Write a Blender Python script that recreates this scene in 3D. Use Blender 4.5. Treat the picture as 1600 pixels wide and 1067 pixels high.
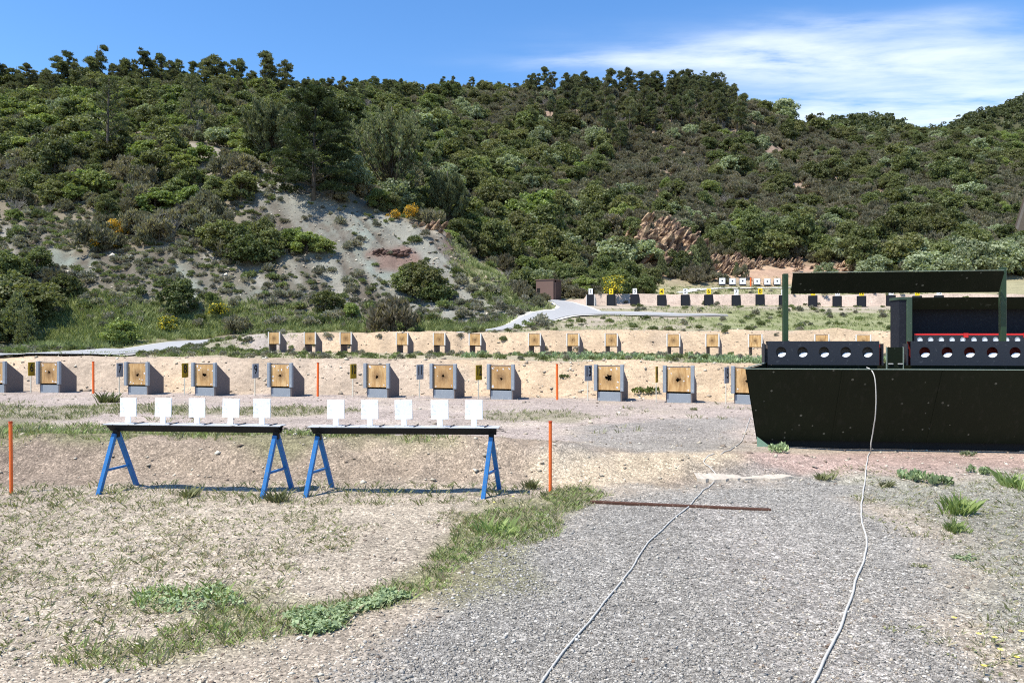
import bpy, bmesh, math, random
import numpy as np
from mathutils import Vector, Matrix

for o in list(bpy.data.objects):
    bpy.data.objects.remove(o, do_unlink=True)
scene = bpy.context.scene
C = scene.collection
rad = math.radians

# ------------------------------------------------------------------ camera
F = 1155.0                     # focal length in pixels of the 1600 px wide photograph
CAM_H = 1.6
cam_d = bpy.data.cameras.new('camera')
cam_d.sensor_width = 36.0
cam_d.lens = 36.0 * F / 1600.0
cam_d.clip_start = 0.05
cam_d.clip_end = 5000.0
cam = bpy.data.objects.new('camera', cam_d)
C.objects.link(cam)
cam.location = (0, 0, CAM_H)
cam.rotation_euler = (rad(90), 0, 0)
scene.camera = cam

# ------------------------------------------------------------------ light
SUN_EL = 62.0
SUN_DIR = Vector((-0.848 * math.cos(rad(SUN_EL)), -0.53 * math.cos(rad(SUN_EL)), math.sin(rad(SUN_EL))))  # towards the sun
sun_d = bpy.data.lights.new('sun', 'SUN')
sun_d.energy = 5.0
sun_d.angle = rad(0.53)
sun_d.color = (1.0, 0.95, 0.87)
sun = bpy.data.objects.new('sun', sun_d)
C.objects.link(sun)
sun.location = (-20, -15, 40)
sun.rotation_euler = SUN_DIR.to_track_quat('Z', 'Y').to_euler()

world = bpy.data.worlds.new('World')
scene.world = world
world.use_nodes = True
SKY_STRENGTH = 0.092


def build_world():
    nt = world.node_tree
    nt.nodes.clear()
    N, L = nt.nodes.new, nt.links.new
    out = N('ShaderNodeOutputWorld')
    bg = N('ShaderNodeBackground')
    bg.inputs['Strength'].default_value = SKY_STRENGTH
    L(bg.outputs[0], out.inputs['Surface'])
    sky = N('ShaderNodeTexSky')
    sky.sky_type = 'NISHITA'
    sky.sun_disc = False
    sky.sun_elevation = rad(SUN_EL)
    sky.sun_rotation = math.atan2(SUN_DIR.x, SUN_DIR.y)
    sky.altitude = 300.0
    sky.air_density = 1.0
    sky.dust_density = 0.15
    sky.ozone_density = 2.5
    hs = N('ShaderNodeHueSaturation')
    hs.inputs['Saturation'].default_value = 1.24
    hs.inputs['Value'].default_value = 1.80
    hs.inputs['Hue'].default_value = 0.503
    L(sky.outputs[0], hs.inputs['Color'])

    def math_node(op, a, b=None, c=None):
        n = N('ShaderNodeMath')
        n.operation = op
        for i, v in enumerate((a, b, c)):
            if v is None:
                continue
            if isinstance(v, (int, float)):
                n.inputs[i].default_value = v
            else:
                L(v, n.inputs[i])
        return n.outputs[0]
    tc = N('ShaderNodeTexCoord')
    sep = N('ShaderNodeSeparateXYZ')
    L(tc.outputs['Generated'], sep.inputs[0])
    zz = math_node('MAXIMUM', sep.outputs['Z'], 0.03)
    px = math_node('DIVIDE', sep.outputs['X'], zz)
    py = math_node('DIVIDE', sep.outputs['Y'], zz)
    cmb = N('ShaderNodeCombineXYZ')
    L(px, cmb.inputs[0]); L(py, cmb.inputs[1])
    # thin high cloud: patches on the cloud layer, all round the sky
    patches = [(0.98, 2.62, 0.48, 0.18, 1.25), (0.30, 2.63, 0.25, 0.06, 0.55), (1.20, 2.33, 0.20, 0.06, 0.5), (1.80, 2.70, 0.50, 0.15, 0.85),
               (1.55, 3.25, 0.60, 0.24, 1.1), (2.3, 3.0, 0.6, 0.14, 0.9), (3.3, 2.4, 0.9, 0.2, 0.8),
               (-3.4, 1.4, 0.8, 0.25, 0.7), (-1.5, -2.3, 0.9, 0.22, 0.8), (1.2, -1.2, 0.6, 0.15, 0.7),
               (3.0, -0.6, 0.8, 0.2, 0.8), (0.3, 0.6, 0.5, 0.10, 0.45)]
    warp = N('ShaderNodeTexNoise')
    warp.inputs['Scale'].default_value = 1.6
    warp.inputs['Detail'].default_value = 3
    L(cmb.outputs[0], warp.inputs['Vector'])
    ws = N('ShaderNodeSeparateColor')
    L(warp.outputs['Color'], ws.inputs[0])
    wx = math_node('ADD', px, math_node('MULTIPLY', math_node('SUBTRACT', ws.outputs[0], 0.5), 0.55))
    wy = math_node('ADD', py, math_node('MULTIPLY', math_node('SUBTRACT', ws.outputs[1], 0.5), 0.22))
    total = None
    for cx, cy, sx, sy, amp in patches:
        ax = math_node('DIVIDE', math_node('SUBTRACT', wx, cx), sx)
        ay = math_node('DIVIDE', math_node('SUBTRACT', wy, cy), sy)
        d2 = math_node('ADD', math_node('MULTIPLY', ax, ax), math_node('MULTIPLY', ay, ay))
        g = math_node('MULTIPLY', math_node('EXPONENT', math_node('MULTIPLY', d2, -0.8)), amp)
        total = g if total is None else math_node('ADD', total, g)
    mp = N('ShaderNodeMapping')
    mp.inputs['Scale'].default_value = (1.0, 2.3, 1.0)
    mp.inputs['Rotation'].default_value = (0, 0, rad(-9))
    L(cmb.outputs[0], mp.inputs['Vector'])
    nz = N('ShaderNodeTexNoise')
    nz.inputs['Scale'].default_value = 1.7
    nz.inputs['Detail'].default_value = 8
    nz.inputs['Roughness'].default_value = 0.60
    nz.inputs['Distortion'].default_value = 0.2
    L(mp.outputs[0], nz.inputs['Vector'])
    fib = math_node('MULTIPLY_ADD', nz.outputs['Fac'], 3.1, -0.90)
    m = math_node('MULTIPLY', total, fib)
    m = math_node('MULTIPLY', math_node('SUBTRACT', 1.0, math_node('EXPONENT', math_node('MULTIPLY', math_node('MAXIMUM', m, 0.0), -1.35))), 0.95)
    mix = N('ShaderNodeMix')
    mix.data_type = 'RGBA'
    L(m, mix.inputs['Factor'])
    L(hs.outputs[0], mix.inputs['A'])
    mix.inputs['B'].default_value = (9.0, 9.6, 10.2, 1)
    L(mix.outputs['Result'], bg.inputs['Color'])


build_world()
scene.render.engine = 'CYCLES'
vs = scene.view_settings
vs.view_transform = 'Standard'
vs.look = 'None'
vs.gamma = 1.0
vs.exposure = 0.52
vs.use_curve_mapping = False
cy = scene.cycles
cy.use_denoising = False
cy.filter_width = 1.1
cy.max_bounces = 5
cy.diffuse_bounces = 3
cy.glossy_bounces = 2
cy.transmission_bounces = 3
cy.transparent_max_bounces = 4
cy.use_adaptive_sampling = False

# ------------------------------------------------------------------ helpers: noise
rng = np.random.default_rng(7)
_perm = np.random.default_rng(3).random(65536)


def _hash(ix, iy, seed):
    h = (ix.astype(np.int64) * 374761393 + iy.astype(np.int64) * 668265263 + seed * 1442695041) & 0x7fffffff
    h = ((h ^ (h >> 13)) * 1274126177) & 0x7fffffff
    return _perm[(h ^ (h >> 16)) & 65535]


def vnoise(x, y, seed=0):
    x = np.asarray(x, float); y = np.asarray(y, float)
    ix = np.floor(x); iy = np.floor(y)
    fx = x - ix; fy = y - iy
    fx = fx * fx * (3 - 2 * fx); fy = fy * fy * (3 - 2 * fy)
    a = _hash(ix, iy, seed); b = _hash(ix + 1, iy, seed)
    c = _hash(ix, iy + 1, seed); d = _hash(ix + 1, iy + 1, seed)
    return (a * (1 - fx) + b * fx) * (1 - fy) + (c * (1 - fx) + d * fx) * fy


def fbm(x, y, scale, oct=4, seed=0, rough=0.5):
    s = 0; a = 1.0; t = 0
    for i in range(oct):
        s = s + a * (vnoise(x / scale * 2 ** i + 17.3 * i, y / scale * 2 ** i - 9.1 * i, seed + i) - 0.5)
        t += a; a *= rough
    return s / t * 2


def sstep(a, b, x):
    t = np.clip((x - a) / (b - a), 0, 1)
    return t * t * (3 - 2 * t)


# ------------------------------------------------------------------ terrain heights
HILL = {   # bearing (px of the photograph) -> (distance, elevation px) profile of the slope
    -300: [(46, 552), (52, 535), (58, 480), (66, 400), (80, 290), (100, 220), (130, 165), (150, 150), (190, 170)],
    0: [(46, 552), (50, 545), (54, 520), (62, 440), (75, 330), (90, 270), (110, 210), (140, 165), (155, 152), (190, 170)],
    120: [(46, 551), (51, 542), (55, 518), (63, 435), (77, 325), (93, 262), (112, 205), (140, 158), (155, 142), (190, 160)],
    200: [(46, 551), (51, 540), (55, 515), (64, 430), (78, 320), (95, 258), (115, 205), (140, 155), (155, 140), (190, 158)],
    300: [(46, 541), (54, 532), (57.5, 524), (60, 495), (68, 400), (80, 310), (92, 250), (94, 236), (115, 205), (140, 158), (155, 142), (190, 160)],
    430: [(46, 523), (54, 525), (58, 516), (60, 500), (68, 415), (80, 320), (88, 265), (96, 238), (115, 208), (140, 168), (155, 152), (190, 165)],
    520: [(46, 522), (52, 525), (57.5, 521), (60, 500), (63, 478), (72, 390), (82, 310), (86, 288), (92, 278), (110, 230), (140, 176), (160, 156), (195, 168)],
    600: [(46, 521), (52, 524), (58, 520), (60.5, 500), (64, 474), (72, 395), (80, 340), (84, 326), (90, 330), (100, 320), (130, 240), (170, 164), (190, 146), (215, 156)],
    680: [(46, 520), (52, 523), (58, 518), (61, 502), (65, 472), (72, 405), (77, 366), (80, 356), (84, 370), (95, 380), (120, 320), (160, 230), (210, 158), (230, 146), (260, 156)],
    760: [(46, 518), (52, 519), (58, 513), (61, 498), (65, 474), (69, 440), (72.5, 421), (75.5, 426), (85, 428), (100, 400), (130, 330), (170, 260), (220, 161), (240, 149), (275, 160)],
    830: [(46, 517), (52, 511), (58, 500), (63, 484), (67, 470), (70, 466), (73, 470), (80, 464), (92, 440), (105, 405), (135, 330), (175, 250), (230, 152), (245, 145), (280, 160)],
    900: [(46, 516), (52, 509), (58, 498), (64, 487), (70, 478), (76, 466), (85, 457), (95, 440), (108, 405), (140, 330), (180, 250), (235, 151), (250, 146), (285, 162)],
    1000: [(46, 516), (52, 508), (60, 494), (70, 478), (76, 466), (85, 457), (98, 447), (104, 430), (111, 404), (116, 362), (140, 318), (180, 250), (235, 154), (250, 150), (285, 168)],
    1060: [(46, 516), (52, 508), (60, 494), (70, 478), (76, 466), (85, 457), (100, 447), (105, 430), (113, 404), (118, 370), (140, 325), (180, 254), (235, 155), (250, 151), (285, 170)],
    1110: [(46, 516), (52, 507), (60, 493), (70, 478), (76, 466), (85, 458), (100, 447), (105, 432), (112, 408), (120, 388), (140, 340), (180, 262), (235, 157), (250, 153), (285, 172)],
    1180: [(46, 516), (52, 507), (60, 493), (70, 478), (76, 466), (85, 458), (100, 447), (106, 428), (112, 406), (122, 385), (142, 343), (180, 270), (235, 174), (250, 168), (285, 190)],
    1250: [(46, 516), (52, 507), (60, 493), (70, 479), (76, 467), (85, 458), (100, 447), (108, 420), (120, 392), (150, 330), (190, 270), (240, 203), (255, 199), (290, 218)],
    1350: [(46, 516), (52, 507), (60, 493), (70, 479), (76, 467), (85, 458), (100, 446), (110, 412), (130, 370), (160, 320), (200, 262), (250, 221), (265, 216), (300, 232)],
    1450: [(46, 516), (52, 507), (60, 493), (70, 479), (76, 467), (85, 458), (100, 443), (110, 407), (130, 365), (160, 312), (200, 257), (250, 221), (270, 216), (305, 232)],
    1600: [(46, 516), (52, 507), (60, 493), (70, 478), (76, 466), (85, 455), (100, 436), (115, 400), (140, 350), (170, 300), (210, 258), (260, 222), (280, 217), (315, 232)],
    1900: [(46, 516), (52, 507), (60, 490), (70, 472), (76, 460), (85, 445), (100, 420), (115, 385), (140, 335), (170, 290), (210, 245), (260, 210), (280, 205), (315, 220)],
}
_us = np.array(sorted(HILL))
_ys = np.concatenate([np.arange(40, 130, 1.0), np.arange(130, 330, 2.5), [340, 400, 600, 1200]])
_tab = np.zeros((len(_us), len(_ys)))
for _i, _u in enumerate(_us):
    _p = HILL[_u]
    _y = np.array([q[0] for q in _p], float)
    _z = np.array([CAM_H + (533 - q[1]) / F * q[0] for q in _p])
    _t = np.interp(_ys, _y, _z)
    _end = _ys > _y[-1]
    _t[_end] = _z[-1] - (_ys[_end] - _y[-1]) * 0.10
    _tab[_i] = _t
_k = np.array([0.25, 0.5, 0.25])
for _i in range(len(_us)):
    _pad = np.pad(_tab[_i], 1, mode='edge')
    _tab[_i] = _pad[:-2] * .25 + _pad[1:-1] * .5 + _pad[2:] * .25


def hill_h(x, y):
    y = np.maximum(y, 40.0)
    u = np.clip(x / y * F + 800, _us[0], _us[-1])
    iu = np.clip(np.searchsorted(_us, u) - 1, 0, len(_us) - 2)
    fu = (u - _us[iu]) / (_us[iu + 1] - _us[iu])
    fu = fu * .5 + .5 * fu * fu * (3 - 2 * fu)
    iy = np.clip(np.searchsorted(_ys, y) - 1, 0, len(_ys) - 2)
    fy = np.clip((y - _ys[iy]) / (_ys[iy + 1] - _ys[iy]), 0, 1)
    a = _tab[iu, iy] * (1 - fy) + _tab[iu, iy + 1] * fy
    b = _tab[iu + 1, iy] * (1 - fy) + _tab[iu + 1, iy + 1] * fy
    return a * (1 - fu) + b * fu


R1X = np.array([-40, -14.3, -11.2, -9.06, -6.78, -3.9, -1.96, -0.32, 2.57, 4.33, 5.9, 30])
R1Y = np.array([25.0, 22.8, 22.1, 21.75, 21.45, 21.1, 20.85, 20.5, 19.75, 19.3, 18.9, 15.0])


def row1_y(x):
    return np.interp(x, R1X, R1Y)


def row2_y(x):
    return 39.6 - 0.10 * x


def terrace1(x):
    return 0.90 - 0.0055 * np.clip(x, -30, 20)


def near_h(x, y):
    z = np.zeros_like(x)
    # low mound behind the trestles
    amp = np.interp(x, [-30, -8, -0.5, 1.2, 3.5, 5.0], [0.38, 0.38, 0.34, 0.22, 0.10, 0.0])
    yc = 9.3 + 0.10 * np.sin(x * 0.9) - 0.03 * x
    up = sstep(yc - 1.0, yc - 0.02, y)
    dn = 1 - sstep(yc + 0.1, yc + 3.0, y)
    z = z + amp * up * dn
    # first bank and terrace
    f1 = row1_y(x) + 1.0
    wob = 0.25 * fbm(x, y * 0 + 3.0, 2.2, 3, 11)
    b1 = sstep(f1 + wob, f1 + 2.3 + wob, y)
    crest = 0.10 * fbm(x, y * 0 + 9.0, 1.7, 3, 21)
    t1 = terrace1(x)
    z = z + b1 * (t1 + 0.02 + (0.06 + crest) * (1 - sstep(f1 + 2.4, f1 + 4.5, y)))
    # second bank
    f2 = row2_y(x) + 1.2
    wob2 = 0.35 * fbm(x, y * 0 + 5.0, 3.0, 3, 31)
    a2 = sstep(-21.5, -14.5, x)
    top2 = 2.18 + 0.16 * fbm(x, y * 0 + 2.0, 2.6, 3, 41) - 0.12 * sstep(-8, -16, x)
    b2 = sstep(f2 + wob2, f2 + 2.6 + wob2, y)
    z = z + a2 * b2 * np.maximum(top2 - t1, 0)
    return z


def H(x, y, fine=True):
    x = np.asarray(x, float); y = np.asarray(y, float)
    n = near_h(x, y)
    h = hill_h(x, y)
    # third bank behind the numbered black boards
    inx = sstep(5.0, 7.5, x)
    b3 = sstep(70.8, 72.2, y) * (1 - sstep(73.2, 75.5, y)) * inx
    h = np.where(y > 60, np.maximum(h, b3 * (6.22 + 0.10 * fbm(x, y * 0 + 4, 3.0, 3, 51))), h)
    w = sstep(44.5, 49.0, y)
    z = n * (1 - w) + h * w
    if fine:
        rough = sstep(56, 75, y) * (1 - 0.75 * ((x > 2) & (y < 103)))
        z = z + rough * (1.1 * fbm(x, y, 9.0, 4, 61) * sstep(60, 90, y) + 0.5 * fbm(x, y, 3.0, 4, 66))
        gul = fbm(x + 0.6 * y, y * 0.18, 1.7, 3, 151)
        z = z + 0.75 * (0.3 - np.abs(gul)) * sstep(57, 63, y) * (1 - sstep(88, 95, y)) * (1 - sstep(-1, 5, x))
        bank = np.exp(-((y - row1_y(x) - 2.2) / 1.1) ** 2) + np.exp(-((y - row2_y(x) - 2.6) / 1.3) ** 2)
        mound = np.exp(-((y - 9.0) / 0.9) ** 2) * (x < 4.5)
        z = z + bank * (0.13 * fbm(x, y, 0.9, 4, 71) + 0.16 * fbm(x, y * 0.25, 0.7, 4, 73)) + mound * 0.13 * fbm(x, y, 0.6, 4, 75, 0.6)
        z = z + (0.018 * fbm(x, y, 0.7, 4, 81) + 0.02 * fbm(x, y, 3.0, 2, 85)) * (1 - sstep(44, 60, y))
    return z


def Hs(x, y):
    return float(H(np.array([x]), np.array([y]))[0])


_march = 2.2 * 1.006 ** np.arange(830)


def hit(u, v):
    """point of the terrain seen under a bearing and an elevation"""
    a = (u - 800) / F; e = (533 - v) / F
    xs = a * _march; zs = CAM_H + e * _march
    h = H(xs, _march)
    below = np.nonzero(h >= zs)[0]
    i = below[0] if len(below) else len(_march) - 1
    if i == 0:
        y = _march[0]
    else:
        d0 = zs[i - 1] - h[i - 1]; d1 = h[i] - zs[i]
        t = d0 / max(d0 + d1, 1e-9)
        y = _march[i - 1] * (1 - t) + _march[i] * t
    return (a * y, y)


def poly(pts):
    return np.array([hit(*p) for p in pts])


def poly_dist(x, y, P):
    """signed distance to a polygon, negative inside"""
    d2 = np.full(x.shape, 1e9)
    inside = np.zeros(x.shape, bool)
    n = len(P)
    for i in range(n):
        ax, ay = P[i]; bx, by = P[(i + 1) % n]
        ex, ey = bx - ax, by - ay
        wx, wy = x - ax, y - ay
        t = np.clip((wx * ex + wy * ey) / (ex * ex + ey * ey + 1e-12), 0, 1)
        dx, dy = wx - ex * t, wy - ey * t
        d2 = np.minimum(d2, dx * dx + dy * dy)
        c = ((ay > y) != (by > y)) & (x < (bx - ax) * (y - ay) / (by - ay + 1e-12) + ax)
        inside ^= c
    d = np.sqrt(d2)
    return np.where(inside, -d, d)


def pmask(x, y, P, feather, rough=0.0, scale=1.0, seed=0):
    lo = P.min(0) - feather * 3 - rough * 2; hi = P.max(0) + feather * 3 + rough * 2
    m = np.zeros(x.shape)
    sel = (x > lo[0]) & (x < hi[0]) & (y > lo[1]) & (y < hi[1])
    if sel.any():
        xs, ys = x[sel], y[sel]
        d = poly_dist(xs, ys, P)
        if rough:
            d = d + rough * fbm(xs, ys, scale, 4, seed) * 2
        m[sel] = 1 - sstep(-feather, feather, d)
    return m


# ------------------------------------------------------------------ helpers: objects
def link(o, parent=None):
    C.objects.link(o)
    if parent is not None:
        o.parent = parent
    return o


def tag(o, label=None, cat=None, group=None, kind=None):
    if label: o['label'] = label
    if cat: o['category'] = cat
    if group: o['group'] = group
    if kind: o['kind'] = kind
    return o


def thing(name, label, cat, loc=(0, 0, 0), rz=0.0, group=None):
    o = bpy.data.objects.new(name, None)
    o.empty_display_size = 0.2
    link(o)
    o.location = loc
    o.rotation_euler = (0, 0, rz)
    return tag(o, label, cat, group)


def copy_tree(o, parent=None):
    c = o.copy()
    link(c, parent)
    for ch in list(o.children):
        copy_tree(ch, c)
    return c


class MB:
    """collects solid shapes into one mesh"""
    def __init__(self):
        self.v = []; self.f = []

    def add(self, vs, fs):
        n = len(self.v)
        self.v += [tuple(p) for p in vs]
        self.f += [tuple(i + n for i in f) for f in fs]
        return self

    def box(self, x0, x1, y0, y1, z0, z1):
        vs = [(x0, y0, z0), (x1, y0, z0), (x1, y1, z0), (x0, y1, z0), (x0, y0, z1), (x1, y0, z1), (x1, y1, z1), (x0, y1, z1)]
        return self.add(vs, [(0, 3, 2, 1), (4, 5, 6, 7), (0, 1, 5, 4), (1, 2, 6, 5), (2, 3, 7, 6), (3, 0, 4, 7)])

    def bar(self, a, b, w, d=None, up=(0, 0, 1)):
        """square bar from a to b"""
        d = d or w
        a = Vector(a); b = Vector(b)
        t = (b - a).normalized()
        s = t.cross(Vector(up))
        if s.length < 1e-4:
            s = Vector((1, 0, 0))
        s.normalize(); n = s.cross(t).normalized()
        vs = []
        for p in (a, b):
            for i, j in ((-1, -1), (1, -1), (1, 1), (-1, 1)):
                vs.append(p + s * (i * w / 2) + n * (j * d / 2))
        return self.add(vs, [(0, 1, 2, 3)[::-1], (4, 5, 6, 7), (0, 4, 5, 1)[::-1], (1, 5, 6, 2)[::-1], (2, 6, 7, 3)[::-1], (3, 7, 4, 0)[::-1]])

    def tube(self, pts, radii, n=8, cap=True):
        pts = [Vector(p) for p in pts]
        if isinstance(radii, (int, float)):
            radii = [radii] * len(pts)
        base = []
        ref = Vector((0.3, 0.2, 1)).normalized()
        for i, p in enumerate(pts):
            t = (pts[min(i + 1, len(pts) - 1)] - pts[max(i - 1, 0)]).normalized()
            if abs(t.dot(ref)) > 0.95:
                r2 = Vector((1, 0, 0))
            else:
                r2 = ref
            s = t.cross(r2).normalized(); q = s.cross(t).normalized()
            base.append([p + (s * math.cos(2 * math.pi * k / n) + q * math.sin(2 * math.pi * k / n)) * radii[i] for k in range(n)])
        vs = [p for ring in base for p in ring]
        fs = []
        for i in range(len(pts) - 1):
            for k in range(n):
                k2 = (k + 1) % n
                fs.append((i * n + k, i * n + k2, (i + 1) * n + k2, (i + 1) * n + k))
        if cap:
            fs.append(tuple(range(n))[::-1])
            fs.append(tuple((len(pts) - 1) * n + k for k in range(n)))
        return self.add(vs, fs)

    def prism(self, prof, axis, a, b):
        """profile (list of 2-D points) extruded along an axis from a to b"""
        n = len(prof)

        def pt(p, t):
            return {'x': (t, p[0], p[1]), 'y': (p[0], t, p[1]), 'z': (p[0], p[1], t)}[axis]
        vs = [pt(p, a) for p in prof] + [pt(p, b) for p in prof]
        fs = [tuple(range(n))[::-1], tuple(range(n, 2 * n))]
        for i in range(n):
            j = (i + 1) % n
            fs.append((i, j, n + j, n + i))
        return self.add(vs, fs)

    def holed(self, x0, x1, z0, z1, y, t, holes, n=24):
        """upright plate (front at y, thickness t) with holes: list of (cx, cz, radius or list of radii)"""
        holes = sorted(holes, key=lambda h: h[0])
        xs = [x0] + [(holes[i][0] + holes[i + 1][0]) / 2 for i in range(len(holes) - 1)] + [x1]
        for i, (cx, cz, r) in enumerate(holes):
            a, b = xs[i], xs[i + 1]
            rr = r if isinstance(r, (list, tuple)) else [r] * n
            outer = []; inner = []
            for k in range(n):
                th = 2 * math.pi * (k + 0.5) / n
                dx, dz = math.cos(th), math.sin(th)
                tx = ((b - cx) / dx) if dx > 0 else ((a - cx) / dx)
                tz = ((z1 - cz) / dz) if dz > 0 else ((z0 - cz) / dz)
                tt = min(tx, tz)
                outer.append((cx + dx * tt, cz + dz * tt)); inner.append((cx + dx * rr[k % len(rr)], cz + dz * rr[k % len(rr)]))
            # move the nearest outer points onto the corners
            for (qx, qz) in ((a, z0), (b, z0), (b, z1), (a, z1)):
                j = min(range(n), key=lambda q: (outer[q][0] - qx) ** 2 + (outer[q][1] - qz) ** 2)
                outer[j] = (qx, qz)
            vs = []
            for yy in (y, y + t):
                vs += [(p[0], yy, p[1]) for p in outer] + [(p[0], yy, p[1]) for p in inner]
            fs = []
            for k in range(n):
                m = (k + 1) % n
                fs.append((k, n + k, n + m, m)[::-1])
                fs.append((2 * n + k, 3 * n + k, 3 * n + m, 2 * n + m))
                fs.append((n + k, 3 * n + k, 3 * n + m, n + m)[::-1])
            self.add(vs, fs)
        return self

    def mesh(self, name):
        me = bpy.data.meshes.new(name)
        me.from_pydata(self.v, [], self.f)
        me.update()
        return me

    def build(self, name, mat, parent=None, bevel=0.0, smooth=False, matrix=None):
        me = self.mesh(name)
        bm = bmesh.new(); bm.from_mesh(me)
        bmesh.ops.recalc_face_normals(bm, faces=bm.faces)
        if bevel:
            bmesh.ops.bevel(bm, geom=[e for e in bm.edges if len(e.link_faces) == 2 and e.calc_face_angle(0) > 0.6],
                            offset=bevel, segments=1, affect='EDGES', profile=0.5)
        bm.to_mesh(me); bm.free()
        if smooth:
            me.shade_smooth()
        me.materials.append(mat)
        o = bpy.data.objects.new(name, me)
        link(o, parent)
        if matrix is not None:
            o.matrix_local = matrix
        return o


def np_mesh(name, verts, faces_n, mat, smooth=False, attrs=None):
    """mesh of polygons that share no vertices: verts (N*k,3), k corners each"""
    me = bpy.data.meshes.new(name)
    nv = len(verts); k = faces_n
    nf = nv // k
    me.vertices.add(nv); me.loops.add(nv); me.polygons.add(nf)
    me.vertices.foreach_set('co', np.ascontiguousarray(verts, np.float32).ravel())
    me.loops.foreach_set('vertex_index', np.arange(nv, dtype=np.int32))
    me.polygons.foreach_set('loop_start', np.arange(0, nv, k, dtype=np.int32))
    me.update(calc_edges=True)
    me.validate()
    if mat is not None:
        me.materials.append(mat)
    return me


def idx_mesh(name, verts, faces, mat, smooth=False):
    """indexed mesh, faces (M,k)"""
    me = bpy.data.meshes.new(name)
    faces = np.asarray(faces, np.int32)
    m, k = faces.shape
    me.vertices.add(len(verts)); me.loops.add(m * k); me.polygons.add(m)
    me.vertices.foreach_set('co', np.ascontiguousarray(verts, np.float32).ravel())
    me.loops.foreach_set('vertex_index', faces.ravel())
    me.polygons.foreach_set('loop_start', np.arange(0, m * k, k, dtype=np.int32))
    me.update(calc_edges=True)
    if smooth:
        me.polygons.foreach_set('use_smooth', np.ones(m, bool))
    if mat is not None:
        me.materials.append(mat)
    return me


# ------------------------------------------------------------------ materials
class NT:
    def __init__(self, name):
        self.m = bpy.data.materials.new(name)
        self.m.use_nodes = True
        self.t = self.m.node_tree
        self.t.nodes.clear()
        self.out = self.t.nodes.new('ShaderNodeOutputMaterial')

    def n(self, kind, **kw):
        nd = self.t.nodes.new('ShaderNode' + kind)
        for k, v in kw.items():
            setattr(nd, k, v)
        return nd

    def l(self, a, b):
        self.t.links.new(a, b)

    def set(self, nd, **kw):
        for k, v in kw.items():
            nd.inputs[k.replace('_', ' ')].default_value = v
        return nd

    def math(self, op, a, b=None, c=None, clamp=False):
        nd = self.n('Math', operation=op)
        nd.use_clamp = clamp
        for i, v in enumerate((a, b, c)):
            if v is None: continue
            if isinstance(v, (int, float)): nd.inputs[i].default_value = v
            else: self.l(v, nd.inputs[i])
        return nd.outputs[0]

    def noise(self, scale, detail=4, rough=0.55, vec=None, dist=0.0):
        nd = self.n('TexNoise')
        self.set(nd, Scale=scale, Detail=detail, Roughness=rough, Distortion=dist)
        if vec is not None: self.l(vec, nd.inputs['Vector'])
        return nd

    def mix(self, fac, a, b, blend='MIX'):
        nd = self.n('Mix', data_type='RGBA', blend_type=blend)
        for v, key in ((fac, 'Factor'), (a, 'A'), (b, 'B')):
            if isinstance(v, (int, float)): nd.inputs[key].default_value = v
            elif isinstance(v, (tuple, list)): nd.inputs[key].default_value = (*v[:3], 1)
            else: self.l(v, nd.inputs[key])
        return nd.outputs['Result']

    def ramp(self, fac, stops):
        nd = self.n('ValToRGB')
        el = nd.color_ramp.elements
        while len(el) < len(stops): el.new(0.5)
        for e, (p, c) in zip(el, stops):
            e.position = p
            e.color = (*c, 1) if not isinstance(c, (int, float)) else (c, c, c, 1)
        self.l(fac, nd.inputs[0])
        return nd.outputs[0]

    def principled(self, color, rough=0.7, spec=0.3, metal=0.0, normal=None):
        p = self.n('BsdfPrincipled')
        if isinstance(color, (tuple, list)): p.inputs['Base Color'].default_value = (*color[:3], 1)
        else: self.l(color, p.inputs['Base Color'])
        if isinstance(rough, (int, float)): p.inputs['Roughness'].default_value = rough
        else: self.l(rough, p.inputs['Roughness'])
        p.inputs['Specular IOR Level'].default_value = spec
        p.inputs['Metallic'].default_value = metal
        if normal is not None: self.l(normal, p.inputs['Normal'])
        return p

    def bump(self, h, strength=0.5, dist=0.02):
        b = self.n('Bump')
        b.inputs['Strength'].default_value = strength
        b.inputs['Distance'].default_value = dist
        self.l(h, b.inputs['Height'])
        return b.outputs[0]

    def done(self, shader):
        self.l(shader.outputs[0], self.out.inputs['Surface'])
        return self.m


def paint(name, col, rough=0.5, spec=0.4, wear=None, wear_amt=0.5, scale=6.0, metal=0.0, var=0.12):
    t = NT(name)
    tc = t.n('TexCoord')
    nz = t.noise(scale, 5, 0.6, tc.outputs['Object'])
    c = t.mix(nz.outputs['Fac'], tuple(k * (1 - var) for k in col), tuple(min(1, k * (1 + var)) for k in col))
    if wear is not None:
        n2 = t.noise(scale * 3.1, 6, 0.7, tc.outputs['Object'], 0.4)
        f = t.ramp(n2.outputs['Fac'], [(0.62 - 0.12 * wear_amt, 0.0), (0.68, 1.0)])
        c = t.mix(f, c, wear)
    nr = t.noise(scale * 8, 3, 0.5, tc.outputs['Object'])
    r = t.math('MULTIPLY_ADD', nr.outputs['Fac'], 0.2, rough - 0.1)
    return t.done(t.principled(c, r, spec, metal, t.bump(nr.outputs['Fac'], 0.15, 0.01)))


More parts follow.
